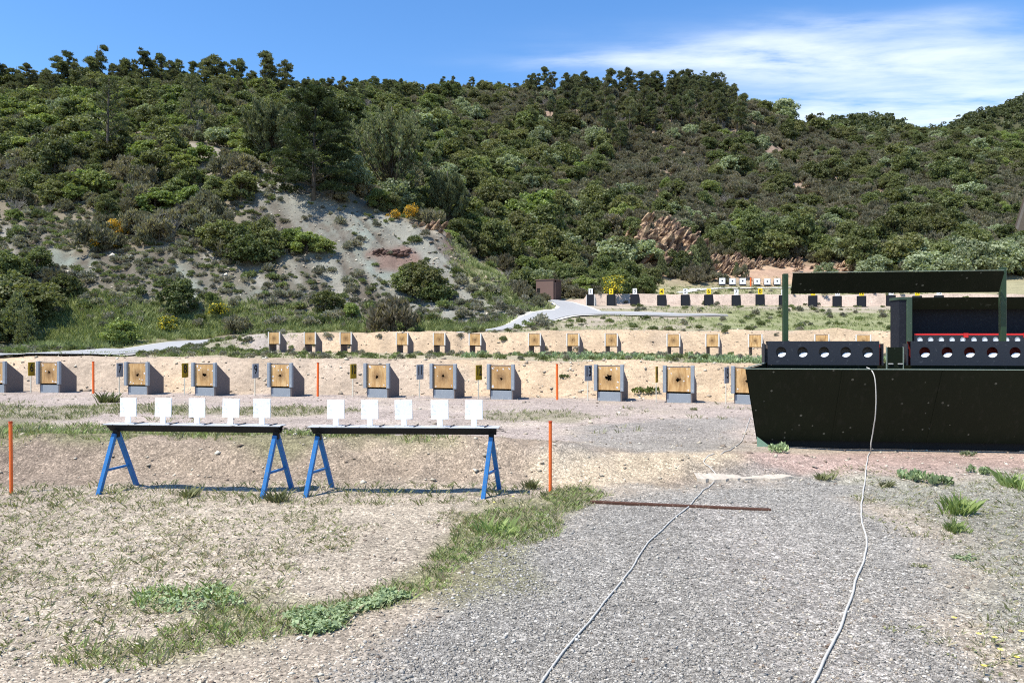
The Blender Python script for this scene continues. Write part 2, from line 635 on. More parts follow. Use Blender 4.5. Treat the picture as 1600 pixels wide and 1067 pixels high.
def leaf_mat(name, dark, light, tint=None, transl=0.22, rough=0.55, spec=0.25, top=None):
    """leaves: every leaf its own shade, every plant its own hue"""
    t = NT(name)
    g = t.n('NewGeometry')
    oi = t.n('ObjectInfo')
    c = t.mix(g.outputs['Random Per Island'], dark, light)
    if tint is not None:
        c = t.mix(oi.outputs['Random'], c, t.mix(0.55, c, tint))
    hs = t.n('HueSaturation')
    hs.inputs['Saturation'].default_value = 0.88
    t.l(c, hs.inputs['Color'])
    t.l(t.math('MULTIPLY_ADD', t.math('FRACT', t.math('MULTIPLY', oi.outputs['Random'], 7.31)), 0.75, 0.80), hs.inputs['Value'])
    c = hs.outputs[0]
    if top is not None:      # flowers: share, colour
        f = t.math('GREATER_THAN', t.math('FRACT', t.math('MULTIPLY', g.outputs['Random Per Island'], 37.7)), 1 - top[0])
        c = t.mix(f, c, top[1])
    p = t.principled(c, rough, spec)
    tr = t.n('BsdfTranslucent')
    t.l(t.mix(1.0, c, (1.15, 1.2, 0.6), 'MULTIPLY'), tr.inputs['Color'])
    mx = t.n('MixShader')
    mx.inputs[0].default_value = transl
    t.l(p.outputs[0], mx.inputs[1]); t.l(tr.outputs[0], mx.inputs[2])
    return t.done(mx)


def bark_mat(name, a, b):
    t = NT(name)
    tc = t.n('TexCoord')
    mp = t.n('Mapping'); mp.inputs['Scale'].default_value = (6, 6, 1.5)
    t.l(tc.outputs['Object'], mp.inputs['Vector'])
    nz = t.noise(2.5, 5, 0.65, mp.outputs[0])
    return t.done(t.principled(t.mix(nz.outputs['Fac'], a, b), 0.9, 0.1, normal=t.bump(nz.outputs['Fac'], 0.6, 0.05)))


def terrain_mat():
    t = NT('terrain')
    at = t.n('Attribute', attribute_name='soil')
    gr = t.n('Attribute', attribute_name='grit')
    geo = t.n('NewGeometry')
    P = geo.outputs['Position']
    c = at.outputs['Color']
    big = t.noise(0.55, 2, 0.6, P)
    mid = t.noise(6.0, 4, 0.68, P)
    fine = t.noise(55.0, 2, 0.7, P)
    c = t.mix(1.0, c, t.ramp(big.outputs['Fac'], [(0.25, 0.80), (0.75, 1.18)]), 'MULTIPLY')
    c = t.mix(1.0, c, t.ramp(mid.outputs['Fac'], [(0.28, 0.72), (0.72, 1.22)]), 'MULTIPLY')
    c = t.mix(1.0, c, t.ramp(fine.outputs['Fac'], [(0.30, 0.66), (0.70, 1.3)]), 'MULTIPLY')
    vo = t.n('TexVoronoi'); t.set(vo, Scale=42.0, Randomness=1.0); t.l(P, vo.inputs['Vector'])
    sp = t.n('SeparateColor'); t.l(vo.outputs['Color'], sp.inputs[0])
    stone = t.ramp(sp.outputs[0], [(0.0, 0.5), (0.55, 0.9), (0.85, 1.2), (1.0, 1.7)])
    v2 = t.n('TexVoronoi'); t.set(v2, Scale=95.0, Randomness=1.0); t.l(P, v2.inputs['Vector'])
    sp2 = t.n('SeparateColor'); t.l(v2.outputs['Color'], sp2.inputs[0])
    stone2 = t.ramp(sp2.outputs[1], [(0.0, 0.5), (0.6, 0.95), (1.0, 1.7)])
    g = gr.outputs['Fac']
    c = t.mix(t.math('MULTIPLY', g, 0.85), c, t.mix(1.0, c, stone, 'MULTIPLY'))
    c = t.mix(t.math('MULTIPLY', g, 0.7), c, t.mix(1.0, c, stone2, 'MULTIPLY'))
    h = t.math('ADD', t.math('MULTIPLY', mid.outputs['Fac'], 0.9), t.math('MULTIPLY', fine.outputs['Fac'], 0.30))
    h = t.math('SUBTRACT', h, t.math('MULTIPLY', t.math('MULTIPLY', vo.outputs['Distance'], g), 0.35))
    return t.done(t.principled(c, 0.95, 0.08, normal=t.bump(h, 0.55, 0.06)))


M = {}
M['terrain'] = terrain_mat()
M['oak'] = leaf_mat('oak_leaves', (0.056, 0.080, 0.022), (0.165, 0.198, 0.058), (0.150, 0.132, 0.048), transl=0.36)
M['oak_light'] = leaf_mat('bright_leaves', (0.085, 0.130, 0.024), (0.220, 0.285, 0.062), (0.18, 0.18, 0.05), transl=0.38)
M['heath'] = leaf_mat('heath_leaves', (0.090, 0.092, 0.052), (0.235, 0.222, 0.138), (0.200, 0.155, 0.105), transl=0.36)
M['pine'] = leaf_mat('pine_needles', (0.060, 0.078, 0.030), (0.160, 0.180, 0.072), (0.140, 0.128, 0.060), transl=0.34)
M['pine_olive'] = leaf_mat('olive_pine_needles', (0.080, 0.094, 0.038), (0.205, 0.220, 0.092), None, transl=0.3)
M['pine_dark'] = leaf_mat('dark_pine_needles', (0.036, 0.056, 0.018), (0.105, 0.138, 0.046), None, transl=0.25)
M['pale'] = leaf_mat('silvery_leaves', (0.130, 0.165, 0.080), (0.310, 0.350, 0.200), (0.22, 0.24, 0.12), transl=0.36)
M['cushion'] = leaf_mat('cushion_leaves', (0.095, 0.115, 0.040), (0.225, 0.245, 0.095), (0.12, 0.165, 0.040), transl=0.3)
M['grey_cushion'] = leaf_mat('grey_cushion_leaves', (0.125, 0.125, 0.090), (0.285, 0.280, 0.205), (0.21, 0.175, 0.125), transl=0.25)
M['broom'] = leaf_mat('broom_leaves', (0.07, 0.10, 0.02), (0.14, 0.18, 0.04), None, top=(0.30, (0.66, 0.52, 0.03)))
M['orange_broom'] = leaf_mat('orange_broom_leaves', (0.08, 0.09, 0.03), (0.15, 0.15, 0.05), None, top=(0.5, (0.75, 0.42, 0.03)))
M['grass'] = leaf_mat('grass_blades', (0.10, 0.13, 0.035), (0.26, 0.29, 0.10), None, transl=0.35)
M['weed'] = leaf_mat('weed_blades', (0.105, 0.115, 0.042), (0.255, 0.255, 0.115), None, transl=0.3)
M['dry'] = leaf_mat('dry_blades', (0.28, 0.22, 0.12), (0.50, 0.42, 0.26), None, transl=0.2)
M['fresh'] = leaf_mat('fresh_blades', (0.13, 0.185, 0.040), (0.31, 0.38, 0.115), None, transl=0.35)
M['clover'] = leaf_mat('clover_leaves', (0.125, 0.175, 0.072), (0.28, 0.35, 0.165), None, transl=0.2)
M['flower'] = leaf_mat('yellow_petals', (0.75, 0.58, 0.02), (0.85, 0.70, 0.05), None, transl=0.2)
M['bark'] = bark_mat('grey_bark', (0.05, 0.04, 0.033), (0.17, 0.145, 0.12))
M['deadwood'] = bark_mat('bleached_wood', (0.16, 0.14, 0.12), (0.38, 0.35, 0.31))

# ------------------------------------------------------------------ ground regions (world XY outlines)
PATH = np.vstack([[(-0.9, -3), (-0.9, 2.9)], poly([(540, 1067), (640, 1005), (748, 935), (800, 862), (860, 818), (925, 782), (1000, 757), (1085, 744),
                  (1262, 748), (1310, 765), (1400, 800), (1470, 880), (1520, 960), (1570, 1067)]), [(2.6, 2.5), (2.6, -3)]])
GREY2 = poly([(880, 700), (900, 668), (1010, 655), (1150, 652), (1165, 690), (1120, 702), (1000, 706)])
SAND1 = poly([(845, 735), (900, 704), (1020, 706), (1130, 703), (1168, 720), (1090, 742), (1000, 752), (930, 772), (870, 780)])
PINK1 = poly([(1165, 740), (1175, 706), (1400, 706), (1600, 708), (1700, 712), (1700, 748), (1400, 742), (1280, 740)])
STRIP = poly([(110, 1030), (260, 985), (420, 955), (560, 918), (650, 872), (730, 815), (800, 795), (900, 772), (935, 782), (860, 818), (790, 862), (745, 925),
              (620, 968), (480, 998), (330, 1025), (180, 1050)])
CLOVER = poly([(400, 985), (470, 950), (560, 915), (640, 890), (740, 902), (748, 930), (680, 955), (560, 985), (450, 1005)])
CLOVER2 = poly([(205, 945), (212, 922), (270, 912), (345, 922), (340, 940), (270, 948)])
GRASS_BACK = poly([(-60, 690), (-60, 655), (160, 668), (330, 672), (520, 676), (700, 690), (640, 702), (450, 700), (300, 688), (150, 690)])
GRASS_MID = poly([(-60, 655), (-60, 636), (90, 634), (200, 632), (330, 636), (480, 634), (570, 640), (450, 650), (300, 647), (140, 644), (120, 655)])
GRASS_MID2 = poly([(740, 655), (760, 643), (880, 640), (960, 650), (880, 660)])
WEEDS_R = poly([(1280, 770), (1330, 742), (1600, 735), (1800, 745), (1800, 1067), (1590, 1067), (1530, 960), (1480, 870), (1410, 800)])
NEAR_L = poly([(-100, 1060), (-100, 790), (200, 780), (560, 795), (740, 790), (700, 830), (560, 900), (300, 950), (150, 1000)])
DIP = np.array([(-14, 7.3), (-14, 8.4), (-5, 8.35), (0, 8.2), (0.6, 7.9), (0.2, 7.2), (-5, 7.35)])
SCREE = poly([(400, 262), (440, 272), (480, 292), (540, 315), (620, 340), (690, 366), (740, 400), (800, 440), (862, 484), (840, 494), (760, 496), (660, 494), (560, 488),
              (500, 462), (440, 425), (405, 380), (370, 320)])
SCREE2 = poly([(-60, 330), (40, 350), (130, 385), (240, 390), (330, 395), (430, 410), (560, 440), (640, 480), (420, 482), (330, 475), (230, 460), (60, 430), (-60, 430)])
TEAL = [poly(p) for p in ([(470, 320), (540, 345), (590, 385), (600, 425), (570, 420), (520, 385), (480, 350)], [(270, 420), (300, 415), (320, 445), (300, 460), (268, 450)],
                          [(345, 415), (360, 412), (392, 458), (378, 465)], [(85, 395), (120, 400), (165, 440), (150, 446), (110, 425)],
                          [(520, 330), (590, 350), (570, 380)])]
MAROON = [poly(p) for p in ([(570, 395), (640, 385), (655, 410), (630, 425), (590, 420)], [(680, 340), (740, 400), (760, 440), (720, 430), (690, 390)], [(690, 445), (720, 470), (740, 480), (700, 462)])]
OUTCROP = [poly(p) for p in ([(655, 335), (685, 340), (705, 368), (690, 372), (668, 352)], [(270, 232), (330, 228), (420, 240), (360, 250), (330, 275), (310, 262)])]
CLIFF = [poly(p) for p in ([(985, 425), (990, 370), (1020, 352), (1050, 365), (1085, 385), (1080, 420), (1040, 430)],
                           [(1090, 435), (1100, 402), (1140, 400), (1180, 412), (1240, 408), (1330, 420), (1350, 440), (1200, 445)])]
BARE_R = [poly(p) for p in ([(1230, 285), (1245, 262), (1262, 270), (1275, 300), (1310, 320), (1330, 345), (1300, 350), (1262, 325)],
                            [(1100, 320), (1120, 310), (1150, 328), (1148, 342), (1118, 336)], [(1170, 245), (1200, 225), (1230, 232), (1240, 250), (1200, 256)],
                            [(1180, 200), (1190, 196), (1205, 203), (1195, 207)], [(845, 180), (860, 172), (866, 180), (850, 186)],
                            [(1045, 310), (1055, 305), (1062, 316), (1052, 322)], [(1345, 365), (1370, 360), (1390, 378), (1360, 382)])]
FARGRASS = poly([(1090, 500), (1110, 486), (1220, 484), (1420, 490), (1600, 492), (1600, 514), (1300, 512), (1120, 512)])
HILLFOOT = poly([(60, 545), (80, 470), (170, 465), (300, 485), (400, 472), (560, 494), (700, 503), (850, 497), (830, 508), (600, 516), (430, 519), (330, 525), (180, 540)])
SLOPE_GRASS = poly([(700, 380), (745, 408), (800, 444), (858, 483), (820, 488), (765, 470), (722, 425)])


def blend(col, m, c):
    m = m[:, None]
    return col * (1 - m) + np.array(c)[None, :] * m


def soil(x, y):
    n = len(x)
    col = np.tile(np.array([[0.39, 0.325, 0.248]]), (n, 1))
    grit = np.full(n, 0.75)
    big = fbm(x, y, 4.0, 4, 101)
    med = fbm(x, y, 1.2, 4, 111)
    near = y < 46
    # pinkish levelled ground in front of the boxes
    m = sstep(10.5, 12.5, y) * (1 - sstep(23, 25, y))
    col = blend(col, m, (0.405, 0.335, 0.285))
    col = blend(col, m * np.clip(med * 0.9, 0, 1), (0.50, 0.42, 0.32))
    # banks of sandy earth
    r1 = row1_y(x)
    s1 = sstep(r1 + 0.5, r1 + 1.2, y) * (1 - sstep(r1 + 3.4, r1 + 4.4, y))
    col = blend(col, s1, (0.475, 0.355, 0.232)); grit = grit * (1 - 0.55 * s1)
    s15 = sstep(r1 + 3.5, r1 + 4.5, y) * (1 - sstep(40, 43, y))
    col = blend(col, s15, (0.40, 0.34, 0.23))
    r2 = row2_y(x)
    s2 = sstep(r2 + 0.2, r2 + 1.0, y) * (1 - sstep(r2 + 4.2, r2 + 5.0, y))
    col = blend(col, s2, (0.475, 0.355, 0.232)); grit = grit * (1 - 0.55 * s2)
    col = blend(col, s2 * sstep(-10, -15, x), (0.36, 0.31, 0.27))
    grey = sstep(0.10, 0.5, fbm(x, y, 5.0, 3, 121)) * (s1 + s2) * 0.55
    col = blend(col, np.clip(grey, 0, 1), (0.36, 0.30, 0.245))
    # mound behind the trestles: bare, trampled
    mm = sstep(8.0, 8.5, y) * (1 - sstep(9.6, 10.4, y)) * sstep(5.0, 3.0, x)
    col = blend(col, mm, (0.315, 0.248, 0.182))
    col = blend(col, mm * sstep(-4, -6.5, x) * 0.85, (0.205, 0.158, 0.122))
    col = blend(col, mm * np.clip(med + 0.1, 0, 1) * sstep(-3, -1, x), (0.48, 0.385, 0.26))
    # gravel lane, sand and reddish patches
    col = blend(col, pmask(x, y, NEAR_L, 0.5, 0.4, 1.5, 5) * 0.7, (0.405, 0.342, 0.258))
    pk = pmask(x, y, PINK1, 0.25, 0.15, 0.8, 7)
    col = blend(col, pk, (0.41, 0.30, 0.245))
    sd = pmask(x, y, SAND1, 0.2, 0.15, 0.8, 9)
    col = blend(col, sd, (0.49, 0.395, 0.275))
    wr = pmask(x, y, WEEDS_R, 0.5, 0.4, 1.2, 13)
    col = blend(col, wr, (0.30, 0.285, 0.225))
    gp = pmask(x, y, PATH, 0.40, 0.34, 0.9, 15)
    g2 = pmask(x, y, GREY2, 0.35, 0.3, 1.0, 17)
    col = blend(col, np.maximum(gp, 0.75 * g2), (0.305, 0.284, 0.248))
    col = blend(col, gp * np.exp(-((x - 1.25 - 0.1 * y) / 0.55) ** 2) * (0.55 + 0.4 * med) * (y < 7.3), (0.36, 0.325, 0.285))
    grit = np.maximum(grit, np.maximum(gp, g2))
    # soil under grass
    for P_, a in ((STRIP, 0.8), (GRASS_BACK, 0.75), (GRASS_MID, 0.5), (GRASS_MID2, 0.5), (CLOVER2, 0.7)):
        m = pmask(x, y, P_, 0.25, 0.3, 0.9, 19) * a
        col = blend(col, m, (0.21, 0.20, 0.105))
    # beyond the second bank
    far = sstep(45.5, 47.5, y)
    col = blend(col, far, (0.40, 0.335, 0.26))
    leftfoot = sstep(-14, -22, x) * sstep(26, 32, y) * (y < 62)
    col = blend(col, leftfoot, (0.20, 0.20, 0.10))
    fg = far * (y < 71) * np.clip(0.45 + 0.9 * fbm(x, y * 2.2, 5.0, 4, 131), 0, 1) * (x > -2)
    col = blend(col, fg * 0.75, (0.215, 0.225, 0.095))
    col = blend(col, pmask(x, y, FARGRASS, 1.5, 1.0, 5.0, 23) * 0.6, (0.20, 0.235, 0.085))
    b3 = sstep(70.2, 71.0, y) * (1 - sstep(74.5, 76, y)) * (x > 4.5)
    col = blend(col, b3, (0.47, 0.37, 0.295))
    pl = sstep(75, 77, y) * (1 - sstep(100, 106, y)) * (x > 0)
    col = blend(col, pl, (0.32, 0.29, 0.17))
    # hillsides
    left = ((x < 3.5) & (y > 47)) * sstep(47, 58, y)
    col = blend(col, left * 1.0, (0.205, 0.175, 0.125))
    rh = sstep(100, 108, y) * (x > -5)
    rh = np.maximum(rh, sstep(95, 110, y) * (x > -25))
    col = blend(col, rh, (0.225, 0.170, 0.120))
    col = blend(col, rh * sstep(0.1, 0.6, fbm(x, y, 14.0, 3, 141)) * 0.7, (0.33, 0.235, 0.175))
    col = blend(col, pmask(x, y, HILLFOOT, 1.5, 1.5, 5, 25) * 0.85, (0.20, 0.225, 0.085))
    streak = fbm(x + 0.6 * y, y * 0.18, 1.7, 4, 151)
    for P_ in (SCREE, SCREE2):
        m = pmask(x, y, P_, 1.2, 1.2, 4, 27)
        col = blend(col, m, (0.232, 0.226, 0.188) if P_ is SCREE else (0.165, 0.150, 0.115))
        if P_ is SCREE2: col = blend(col, m * sstep(0.12, 0.3, streak), (0.27, 0.255, 0.215))
        col = blend(col, m * np.clip(-streak * 2.2, 0, 1), (0.120, 0.102, 0.080))
    for P_ in TEAL:
        col = blend(col, pmask(x, y, P_, 1.2, 1.4, 3, 29) * np.clip(0.45 + 1.2 * streak + 0.5 * med, 0, 0.85), (0.235, 0.275, 0.232))
    for P_ in MAROON:
        col = blend(col, pmask(x, y, P_, 0.7, 0.7, 3, 31) * 0.85, (0.19, 0.12, 0.095))
    for P_ in OUTCROP:
        col = blend(col, pmask(x, y, P_, 0.6, 0.8, 3, 33) * 0.85, (0.30, 0.262, 0.205))
    col = blend(col, pmask(x, y, SLOPE_GRASS, 1.0, 1.0, 4, 35) * 0.7, (0.23, 0.24, 0.11))
    for P_ in CLIFF:
        m = pmask(x, y, P_, 1.0, 1.2, 5, 37)
        col = blend(col, m, (0.40, 0.27, 0.185))
        col = blend(col, m * np.clip(fbm(x, y, 2.5, 4, 161) * 1.2, 0, 1), (0.62, 0.45, 0.27))
    for P_ in BARE_R:
        col = blend(col, pmask(x, y, P_, 1.5, 2.2, 4, 39) * 0.9, (0.33, 0.235, 0.172))
    grit = np.where(y > 46, 0.35, grit)
    return np.clip(col, 0, 1), grit


def terrain_meshes():
    ys = [-14.0]
    while ys[-1] < 900:
        y = ys[-1]
        if y < 2: s = 0.6
        elif y < 12: s = 0.055 + 0.006 * max(0, y - 4)
        elif y < 47: s = 0.14 if y < 30 else 0.18
        elif y < 110: s = 0.45
        elif y < 300: s = 1.5
        else: s = 25
        ny = y + s
        if y < 46.0 <= ny: ny = 46.0
        ys.append(ny)
    ys = np.array(ys)
    t = np.linspace(-1, 1, 461)
    s = np.sign(t) * np.abs(t) ** 1.55
    w = np.maximum(16 + 0.85 * ys, 27)
    X = s[None, :] * w[:, None]
    Y = np.repeat(ys[:, None], len(s), 1)
    Z = H(X.ravel(), Y.ravel()).reshape(X.shape)
    cut = int(np.argmin(np.abs(ys - 46.0)))
    nc = len(s)
    col, grit = soil(X.ravel(), Y.ravel())
    for name, r0, r1 in (('ground', 0, cut), ('hillside', cut, len(ys) - 1)):
        nr = r1 - r0 + 1
        V = np.stack([X[r0:r1 + 1].ravel(), Y[r0:r1 + 1].ravel(), Z[r0:r1 + 1].ravel()], 1)
        i = np.arange(nr - 1)[:, None] * nc + np.arange(nc - 1)[None, :]
        i = i.ravel()
        Fc = np.stack([i, i + 1, i + nc + 1, i + nc], 1)
        me = idx_mesh(name, V, Fc, M['terrain'], smooth=True)
        a = me.color_attributes.new('soil', 'FLOAT_COLOR', 'POINT')
        cc = np.ones((len(V), 4), np.float32)
        cc[:, :3] = col[r0 * nc:(r1 + 1) * nc]
        a.data.foreach_set('color', cc.ravel())
        g = me.attributes.new('grit', 'FLOAT', 'POINT')
        g.data.foreach_set('value', grit[r0 * nc:(r1 + 1) * nc].astype(np.float32))
        o = link(bpy.data.objects.new(name, me))
        o['kind'] = 'structure'


terrain_meshes()


# far hills behind the right-hand slope
def far_hills():
    t = NT('far_hill_soil')
    geo = t.n('NewGeometry')
    nz = t.noise(0.05, 5, 0.6, geo.outputs['Position'])
    m = t.done(t.principled(t.mix(nz.outputs['Fac'], (0.05, 0.06, 0.03), (0.11, 0.10, 0.06)), 0.95, 0.05))
    prof = {'a': (620.0, [(1400, 215), (1470, 208), (1500, 193), (1540, 178), (1580, 160), (1640, 136), (1720, 124), (1900, 140), (2100, 200)]),
            'b': (430.0, [(1200, 240), (1270, 218), (1300, 200), (1330, 195), (1360, 192), (1385, 200), (1410, 212), (1480, 240)])}
    crowns = []
    for key, (Y0, pts) in prof.items():
        us = np.linspace(pts[0][0], pts[-1][0], 70)
        vv = np.interp(us, [p[0] for p in pts], [p[1] for p in pts])
        rows = []
        for j, (dy, fr) in enumerate(((-150, 0.25), (-100, 0.5), (-50, 0.78), (-18, 0.95), (0, 1.0), (25, 0.97), (120, 0.6))):
            y = Y0 + dy
            x = (us - 800) / F * Y0
            z = CAM_H + (533 - vv) / F * Y0 * fr
            rows.append(np.stack([x, np.full_like(x, y), z + 3 * fbm(x, x * 0 + y, 30, 3, 5)], 1))
        V = np.concatenate(rows)
        n = len(us)
        i = (np.arange(len(rows) - 1)[:, None] * n + np.arange(n - 1)[None, :]).ravel()
        me = idx_mesh('hills', V, np.stack([i, i + 1, i + n + 1, i + n], 1), m, smooth=True)
        o = link(bpy.data.objects.new('hills', me)); o['kind'] = 'structure'
        r = np.random.default_rng(5)
        G = np.array(rows)
        for k in range(2400 if key == 'a' else 900):
            a = r.random() ** 0.45 * 3.98; b = r.random() * (n - 1.01)
            ia, ib = int(a), int(b); fa, fb = a - ia, b - ib
            p = (G[ia, ib] * (1 - fb) + G[ia, ib + 1] * fb) * (1 - fa) + (G[ia + 1, ib] * (1 - fb) + G[ia + 1, ib + 1] * fb) * fa
            crowns.append((p, r.uniform(1.5, 3.2)))
    return crowns


FAR_CROWNS = far_hills()


# ------------------------------------------------------------------ road
def ribbon(name, pts, widths, lift, mat):
    pts = np.array(pts, float)
    d = np.concatenate([[0], np.cumsum(np.linalg.norm(np.diff(pts, axis=0), axis=1))])
    s = np.linspace(0, d[-1], int(d[-1] / 0.5) + 2)
    # smooth
    x = np.interp(s, d, pts[:, 0]); y = np.interp(s, d, pts[:, 1]); w = np.interp(s, d, widths)
    for _ in range(12):
        x[1:-1] = (x[:-2] + 2 * x[1:-1] + x[2:]) / 4; y[1:-1] = (y[:-2] + 2 * y[1:-1] + y[2:]) / 4
    tx = np.gradient(x); ty = np.gradient(y); ln = np.hypot(tx, ty)
    nx, ny = -ty / ln, tx / ln
    m = 9
    V = []
    for k in range(m):
        f = (k / (m - 1) - 0.5) * 2
        e = f * w / 2
        if k in (0, m - 1): e = e + 0.18 * fbm(s, s * 0, 1.5, 3, 7 + k)
        px, py = x + nx * e, y + ny * e
        V.append(np.stack([px, py, np.maximum(H(px, py, False), H(px, py)) + lift], 1))
    V = np.stack(V, 1)
    # the road bed is levelled across
    V[:, :, 2] = V[:, :, 2] * 0.9 + np.max(V[:, :, 2], 1, keepdims=True) * 0.1
    V = V.reshape(-1, 3)
    n = len(s)
    i = (np.arange(n - 1)[:, None] * m + np.arange(m - 1)[None, :]).ravel()
    me = idx_mesh(name, V, np.stack([i, i + 1, i + m + 1, i + m], 1)[:, ::-1], mat, smooth=True)
    o = link(bpy.data.objects.new(name, me)); o['kind'] = 'structure'
    return o


def surface_mat(name, a, b, scale=3.0):
    t = NT(name)
    geo = t.n('NewGeometry')
    nz = t.noise(scale, 6, 0.65, geo.outputs['Position'])
    n2 = t.noise(scale * 12, 3, 0.6, geo.outputs['Position'])
    c = t.mix(nz.outputs['Fac'], a, b)
    c = t.mix(1.0, c, t.ramp(n2.outputs['Fac'], [(0.3, 0.8), (0.7, 1.15)]), 'MULTIPLY')
    return t.done(t.principled(c, 0.9, 0.15, normal=t.bump(n2.outputs['Fac'], 0.3, 0.02)))


M['tarmac'] = surface_mat('worn_tarmac', (0.29, 0.29, 0.285), (0.40, 0.395, 0.385))
M['verge'] = surface_mat('stony_verge', (0.50, 0.47, 0.41), (0.66, 0.63, 0.56), 8.0)
M['concrete'] = surface_mat('pale_concrete', (0.40, 0.345, 0.275), (0.56, 0.49, 0.40), 6.0)
ROAD = [hit(60, 556), hit(160, 552), hit(230, 546), hit(275, 538), (-21.5, 51.5), (-17, 52.0), (-8, 51.5), (-2.5, 52.5), (0.4, 55.0), (2.0, 58.5), (4.2, 61.8), (8, 62.6), (13, 61.0), (17.5, 60.0)]
ROADW = [3.6, 4.2, 4.4, 4.4, 3.8, 3.0, 3.0, 3.0, 3.0, 3.2, 3.6, 3.0, 2.4, 0.8]
SPUR_ROAD = [(5.4, 61.8), (5.8, 66.0), (5.2, 70.0), (3.6, 73.5), (0.5, 75.5)]
SPURW = [3.8, 3.0, 2.6, 2.6, 2.4]
ribbon('verge', ROAD, [w + 0.9 for w in ROADW], 0.05, M['verge'])
ribbon('verge', SPUR_ROAD, [w + 0.7 for w in SPURW], 0.056, M['verge'])
ribbon('road', ROAD, ROADW, 0.085, M['tarmac'])
ribbon('road', SPUR_ROAD, SPURW, 0.091, M['tarmac'])
ribbon('path', [hit(1062, 458), hit(1085, 453), hit(1130, 450), hit(1230, 449), hit(1330, 448)], [1.0, 1.8, 2.0, 2.0, 2.0], 0.06, M['verge'])


def road_dist(x, y):
    d = np.full(x.shape, 1e9)
    for R, W in ((ROAD, ROADW), (SPUR_ROAD, SPURW)):
        for i in range(len(R) - 1):
            (ax, ay), (bx, by) = R[i], R[i + 1]
            ex, ey = bx - ax, by - ay
            t = np.clip(((x - ax) * ex + (y - ay) * ey) / (ex * ex + ey * ey), 0, 1)
            d = np.minimum(d, np.hypot(x - ax - ex * t, y - ay - ey * t) - (W[i] * (1 - t) + W[i + 1] * t) / 2)
    return d

# ------------------------------------------------------------------ materials of the range furniture
M['white'] = paint('white_plate_paint', (0.84, 0.86, 0.86), 0.45, 0.3, wear=(0.50, 0.51, 0.53), wear_amt=0.35, scale=3.6, var=0.05)
M['black_steel'] = paint('black_steel', (0.007, 0.008, 0.010), 0.6, 0.2, wear=(0.025, 0.022, 0.02), wear_amt=0.2, scale=5)
M['panel_black'] = paint('scuffed_black_paint', (0.022, 0.025, 0.034), 0.5, 0.35, wear=(0.06, 0.065, 0.075), wear_amt=0.25, scale=4)
M['blue'] = paint('blue_paint', (0.020, 0.150, 0.40), 0.5, 0.35, wear=(0.10, 0.17, 0.26), wear_amt=0.7, scale=11, var=0.25)
M['rail'] = paint('worn_rail_top', (0.50, 0.51, 0.52), 0.5, 0.4, wear=(0.10, 0.10, 0.11), wear_amt=0.4, scale=5)
M['orange'] = paint('fluorescent_orange', (0.85, 0.155, 0.03), 0.55, 0.3, var=0.06)
M['orange_cap'] = paint('orange_cap', (0.50, 0.06, 0.012), 0.5, 0.3)
M['grey_steel'] = paint('grey_painted_steel', (0.255, 0.285, 0.315), 0.6, 0.35, wear=(0.40, 0.42, 0.44), wear_amt=0.3, scale=5)
M['shade_brown'] = paint('shade_brown_paint', (0.165, 0.140, 0.132), 0.75, 0.2, scale=3)  # brownish shade on the sides of grey boxes, put into the colour
M['white_post'] = paint('whitewashed_post', (0.66, 0.63, 0.58), 0.7, 0.2, scale=8)
M['green'] = paint('dark_green_paint', (0.0085, 0.0125, 0.0055), 0.65, 0.12, wear=(0.05, 0.055, 0.04), wear_amt=0.1, scale=3.5)


def trap_mat():
    t = NT('chipped_dark_green_paint')
    tc = t.n('TexCoord'); P = tc.outputs['Object']
    nz = t.noise(2.2, 5, 0.65, P)
    c = t.mix(nz.outputs['Fac'], (0.006, 0.0088, 0.004), (0.0125, 0.0165, 0.0078))
    vo = t.n('TexVoronoi'); t.set(vo, Scale=11.0, Randomness=1.0); t.l(P, vo.inputs['Vector'])
    sp = t.n('SeparateColor'); t.l(vo.outputs['Color'], sp.inputs[0])
    sz = t.math('MULTIPLY', t.math('SUBTRACT', sp.outputs[0], 0.62), 0.55)
    chip = t.math('GREATER_THAN', sz, vo.outputs['Distance'])
    zone = t.noise(1.1, 2, 0.5, P)
    chip = t.math('MULTIPLY', chip, t.ramp(zone.outputs['Fac'], [(0.40, 0.0), (0.52, 0.9)]))
    c = t.mix(chip, c, (0.15, 0.145, 0.115))
    mp = t.n('Mapping'); mp.inputs['Scale'].default_value = (9, 9, 0.7); t.l(P, mp.inputs['Vector'])
    run = t.noise(1.4, 4, 0.6, mp.outputs[0])
    c = t.mix(t.ramp(run.outputs['Fac'], [(0.55, 0.0), (0.75, 0.35)]), c, (0.035, 0.032, 0.024))
    return t.done(t.principled(c, 0.6, 0.15, normal=t.bump(nz.outputs['Fac'], 0.25, 0.04)))


M['trap'] = trap_mat()
M['post_green'] = paint('green_post_paint', (0.020, 0.046, 0.018), 0.45, 0.4, wear=(0.07, 0.10, 0.065), wear_amt=0.2, scale=6)
M['shelter_green'] = paint('weathered_green_paint', (0.045, 0.075, 0.048), 0.6, 0.3, wear=(0.12, 0.15, 0.11), wear_amt=0.3, scale=7)
M['pale_green'] = paint('sunlit_green_paint', (0.145, 0.235, 0.165), 0.6, 0.3, wear=(0.28, 0.33, 0.27), wear_amt=0.3, scale=7)  # foot plates: sunlight on the green steel put into the colour
M['rim'] = paint('sunlit_rim', (0.22, 0.27, 0.21), 0.5, 0.4, wear=(0.45, 0.47, 0.43), wear_amt=0.4, scale=12)  # pale edges: sunlight catching the steel rims, painted in
M['red'] = paint('red_paint', (0.62, 0.022, 0.022), 0.45, 0.4)
M['dark_red'] = paint('dull_red_paint', (0.16, 0.016, 0.013), 0.6, 0.2)
M['rubber'] = paint('black_rubber', (0.011, 0.013, 0.019), 0.85, 0.25, wear=(0.026, 0.03, 0.036), wear_amt=0.8, scale=7)
